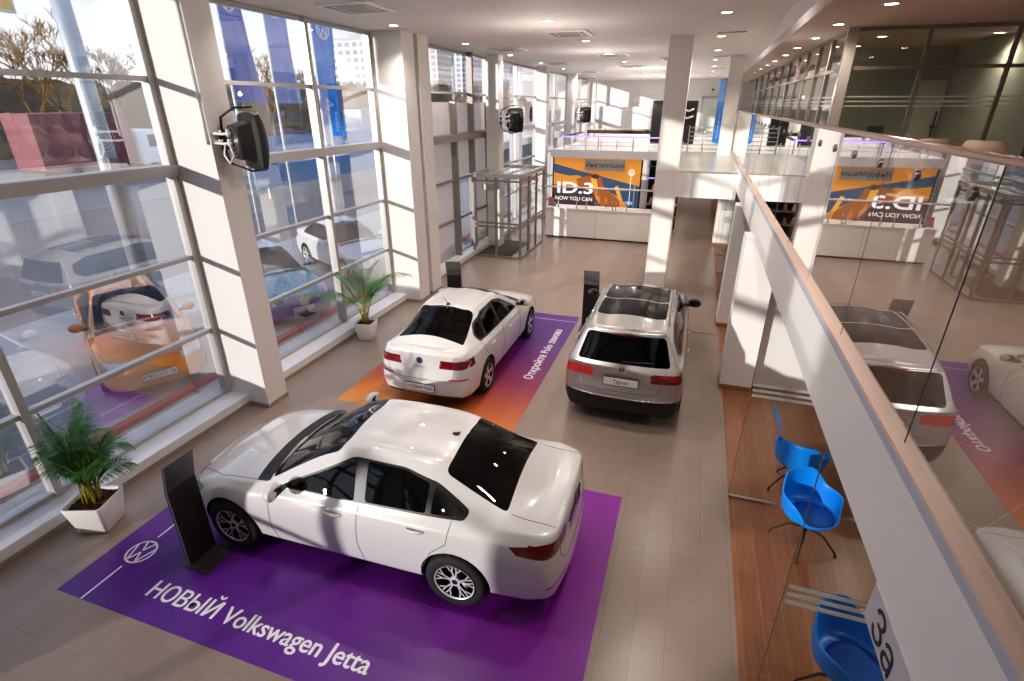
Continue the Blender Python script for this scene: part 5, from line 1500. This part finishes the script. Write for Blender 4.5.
lorry(25.2, (.26, .07, .08), 'lorry with a dark red ribbed container on the road', 6)
lorry(35.5, (.60, .52, .44), 'lorry with a beige container on the road ahead of the red one', 6)
lorry(60, (.25, .33, .42), 'lorry with a blue grey container further along the road', 8)
# street furniture
r = thing('street_light_pole', 'thick grey lamp pole outside the first window', 'pole', (-13.0, 9.2, -.06))
b = NB(); tube(b, [(0, 0, 0), (0, 0, 4), (0, 0, 9)], [.21, .20, .16], 16); obj('pole', b, mat('galvanised', (.50, .53, .55), .4, .5, noise=.1), r)
b = NB(); tube(b, [(0, 0, 8.6), (-.2, 0, 9.2), (-1.6, 0, 9.4)], .05, 8); box(b, -2.1, -1.5, -.12, .12, 9.35, 9.45, bev=.03); obj('lamp_head', b, M['alu'], r)
b = NB(); box(b, -.08, .2, -.12, .12, 3.2, 3.6, bev=.02); obj('camera_box', b, M['aludark'], r)
r = thing('yellow_signboard', 'yellow board with a white border at the top left outside the glass', 'sign', (-10, 6.0, -.06))
b = NB(); box(b, -.03, .03, -.75, .36, 5.96, 7.0); obj('board', b, M['white'], r)
b = NB(); box(b, .03, .035, -.72, .33, 6.0, 6.96); obj('board_face', b, mat('sign yellow', (.90, .62, .12), .5, noise=.03), r)
b = NB(); cyl(b, (-.06, -.2, 7.05), (2.5, -.2, 7.05), .05); cyl(b, (0, -.2, 6.9), (0, -.2, 7.05), .04); obj('wall_arm', b, M['steel'], r)
def flag(x, y, w_, z0, z1, col, label, skew=0.0, emblem=True):
    r = thing('banner_flag', label, 'flag', (x, y, -.06), R(90))
    b = NB(); tube(b, [(0, 0, 0), (0, 0, z1 + .5)], [.05, .035], 10); obj('pole', b, M['white'], r)
    b = NB(); nx, nz = 14, 20
    g2 = [[b.verts.new((.04 + w_ * i / nx * (1 + skew * (1 - j / nz)), .07 * math.sin(i * .9 + j * .25) * (i / nx), z0 + (z1 - z0) * j / nz)) for j in range(nz + 1)] for i in range(nx + 1)]
    for i in range(nx):
        for j in range(nz): b.faces.new((g2[i][j], g2[i + 1][j], g2[i + 1][j + 1], g2[i][j + 1]))
    obj('cloth', b, col, r, True)
    if emblem:
        b = NB(); vw_bm(b, w_ * .33, .004, w_ * .05, Matrix.Translation((w_ * .5, -.09, z1 - w_ * .6)) @ Matrix.Rotation(PI / 2, 4, 'X')); obj('emblem', b, M['lettering'], r)
    return r
FB = mat('flag blue', (.12, .20, .55), .7, noise=.15, nscale=2); FB2 = mat('flag pale blue', (.38, .44, .75), .7, noise=.15, nscale=2); FB3 = mat('banner sky blue', (.04, .30, .78), .6, noise=.08, nscale=2)
flag(-14.2, 14.6, .75, 4.77, 8.0, FB, 'dark blue flag nearest the first window column', .9)
flag(-14.2, 16.5, .9, 4.77, 8.2, FB2, 'pale violet blue flag between the dark blue one and the window mullion', .5)
flag(-14.2, 18.9, 1.2, 2.9, 8.1, FB3, 'tall bright blue banner flag right of the window mullion', .0, True)
r = thing('direction_sign', 'round blue road sign with a white arrow in front of the bright blue banner', 'road sign', (-12.7, 17.3, -.06), R(60))
b = NB(); cyl(b, (0, .03, 0), (0, .03, 5.0), .035); obj('post', b, M['steel'], r)
b = NB(); cyl(b, (0, 0, 4.72), (0, -.012, 4.72), .31, seg=32); obj('disc', b, mat('sign blue', (.03, .22, .65), .4, noise=.03), r)
b = NB()
mt_ = wall_mtx(0, -.014, 4.72)
prism(b, [(-.03, -.2), (.03, -.2), (.03, .18), (-.03, .18)], 0, .004, mtx=mt_); prism(b, [(-.1, .08), (.1, .08), (0, .24)], 0, .004, mtx=mt_); prism(b, [(.03, -.08), (.14, -.02), (.14, .04), (.03, -.02)], 0, .004, mtx=mt_); prism(b, [(.10, -.07), (.22, 0), (.10, .09)], 0, .004, mtx=mt_)
obj('arrow', b, M['lettering'], r)
r = thing('billboard', 'long low blue and white roadside hoarding behind the flags', 'billboard', (-22, 32, -.1), R(90))
b = NB(); box(b, -9, 9, 0, .1, .6, 3.2); obj('panel', b, mat('hoarding blue', (.10, .30, .55), .5, noise=.25, nscale=.6), r)
for x in (-8, -3, 3, 8): b = NB(); box(b, x - .06, x + .06, .1, .2, 0, 3.2); obj('post', b, M['steel'], r)
# service building opposite, white
r = thing('low_pavilion', 'low white pavilion across the forecourt beyond the flags', 'building', (-24, 52, -.1))
b = NB(); box(b, -3, 3, -8, 8, 0, 3.6); obj('walls', b, M['wall'], r); b = NB(); box(b, -3.4, 3.4, -8.4, 8.4, 3.6, 4.0); obj('roof', b, mat('pavilion roof', (.15, .3, .6), .5, noise=.05), r)
for k in range(5): b = NB(); box(b, 3.0, 3.03, -7 + 3 * k, -5 + 3 * k, .8, 2.8); obj('window', b, M['carroof'], r)
# ------------------------------------------------------------------ light
sun = bpy.data.objects.new('sun', bpy.data.lights.new('sun', 'SUN')); link(sun)
d = Vector((1, 1.6, -.27)); sun.rotation_euler = d.to_track_quat('-Z', 'Y').to_euler(); sun.location = (-20, -20, 12)
sun.data.energy = 5.0; sun.data.angle = R(.8); sun.data.color = (1, .955, .90)
W = bpy.data.worlds.new('world'); SC.world = W; W.use_nodes = True; t = W.node_tree
bg = t.nodes['Background']
tc = t.nodes.new('ShaderNodeTexCoord'); sp = t.nodes.new('ShaderNodeSeparateXYZ'); t.links.new(tc.outputs['Generated'], sp.inputs[0])
cr = t.nodes.new('ShaderNodeValToRGB'); e = cr.color_ramp.elements
e[0].position = 0; e[0].color = (.92, .92, .94, 1); e[1].position = .5; e[1].color = (.34, .48, .76, 1)
x = e.new(.12); x.color = (.74, .81, .92, 1)
t.links.new(sp.outputs['Z'], cr.inputs[0]); t.links.new(cr.outputs[0], bg.inputs[0]); bg.inputs[1].default_value = 1.5

def lamp(name, loc, e, size, col=(1, .86, .72), spot=None):
    l = bpy.data.lights.new(name, 'SPOT' if spot else 'POINT'); l.energy = e; l.color = col; l.shadow_soft_size = size
    if spot: l.spot_size = R(spot); l.spot_blend = .8
    o = bpy.data.objects.new(name, l); link(o); o.location = loc; return o

for i, (x, y) in enumerate([(.15, 3.9)] + HL):
    l = lamp('hall_spot', (x, y, 6.08), 185, .07, (1, .91, .84), 128)
for (x, y) in [(2.1, 5.0), (2.3, 9.9), (2.05, 12), (2.05, 14.2), (2, 16.4), (2, 18.6), (1.96, 20.9), (1.93, 25.2), (1.9, 31), (5.3, 14.3), (4.5, 8), (4.5, 5), (4.3, 20.5)]:
    lamp('gallery_spot', (x, y, 5.93), 120, .07, (1, .84, .71), 150)
for p_ in ((-3.2, -3, 4.9), (-3.2, 5.5, 4.9), (-3.2, 11.5, 4.9), (-3.2, 17.5, 4.9), (-2.5, 26, 4.9), (-3, 33, 4.7), (-1.5, 34, 4.4), (1.75, 6, 4.9), (1.75, 14, 4.9), (1.7, 22, 4.9)):
    lamp('added_fill_light', p_, 42 if p_[0] < 0 else 10, .03, (1, .92, .86))  # added fill lights in mid-air without fittings, lifting ceiling and far wall
for y in (1.5, 4.5, 7.6, 10.8, 14, 17.7, 23, 30):
    lamp('cubicle_lamp', (3.2, y, 2.6), 60, .08, (1, .86, .74), 160)
for p_ in ((-3, 24, 2.7), (-.5, 24, 2.7), (-3, 30, 2.7), (-.5, 17.5, 2.8), (-.5, 30, 2.7)):
    lamp('under_deck_fill', p_, 90, .08, (1, .86, .74), 160)  # lights added to brighten the dark space below landing and deck, no fittings
SC.view_settings.view_transform = 'Standard'

SC.view_settings.look = 'Medium High Contrast'
SC.view_settings.exposure = 0.12
SC.cycles.max_bounces = 10; SC.cycles.transparent_max_bounces = 24; SC.cycles.glossy_bounces = 5; SC.cycles.diffuse_bounces = 4
SC.cycles.sample_clamp_indirect = 6; SC.cycles.caustics_reflective = False; SC.cycles.caustics_refractive = False
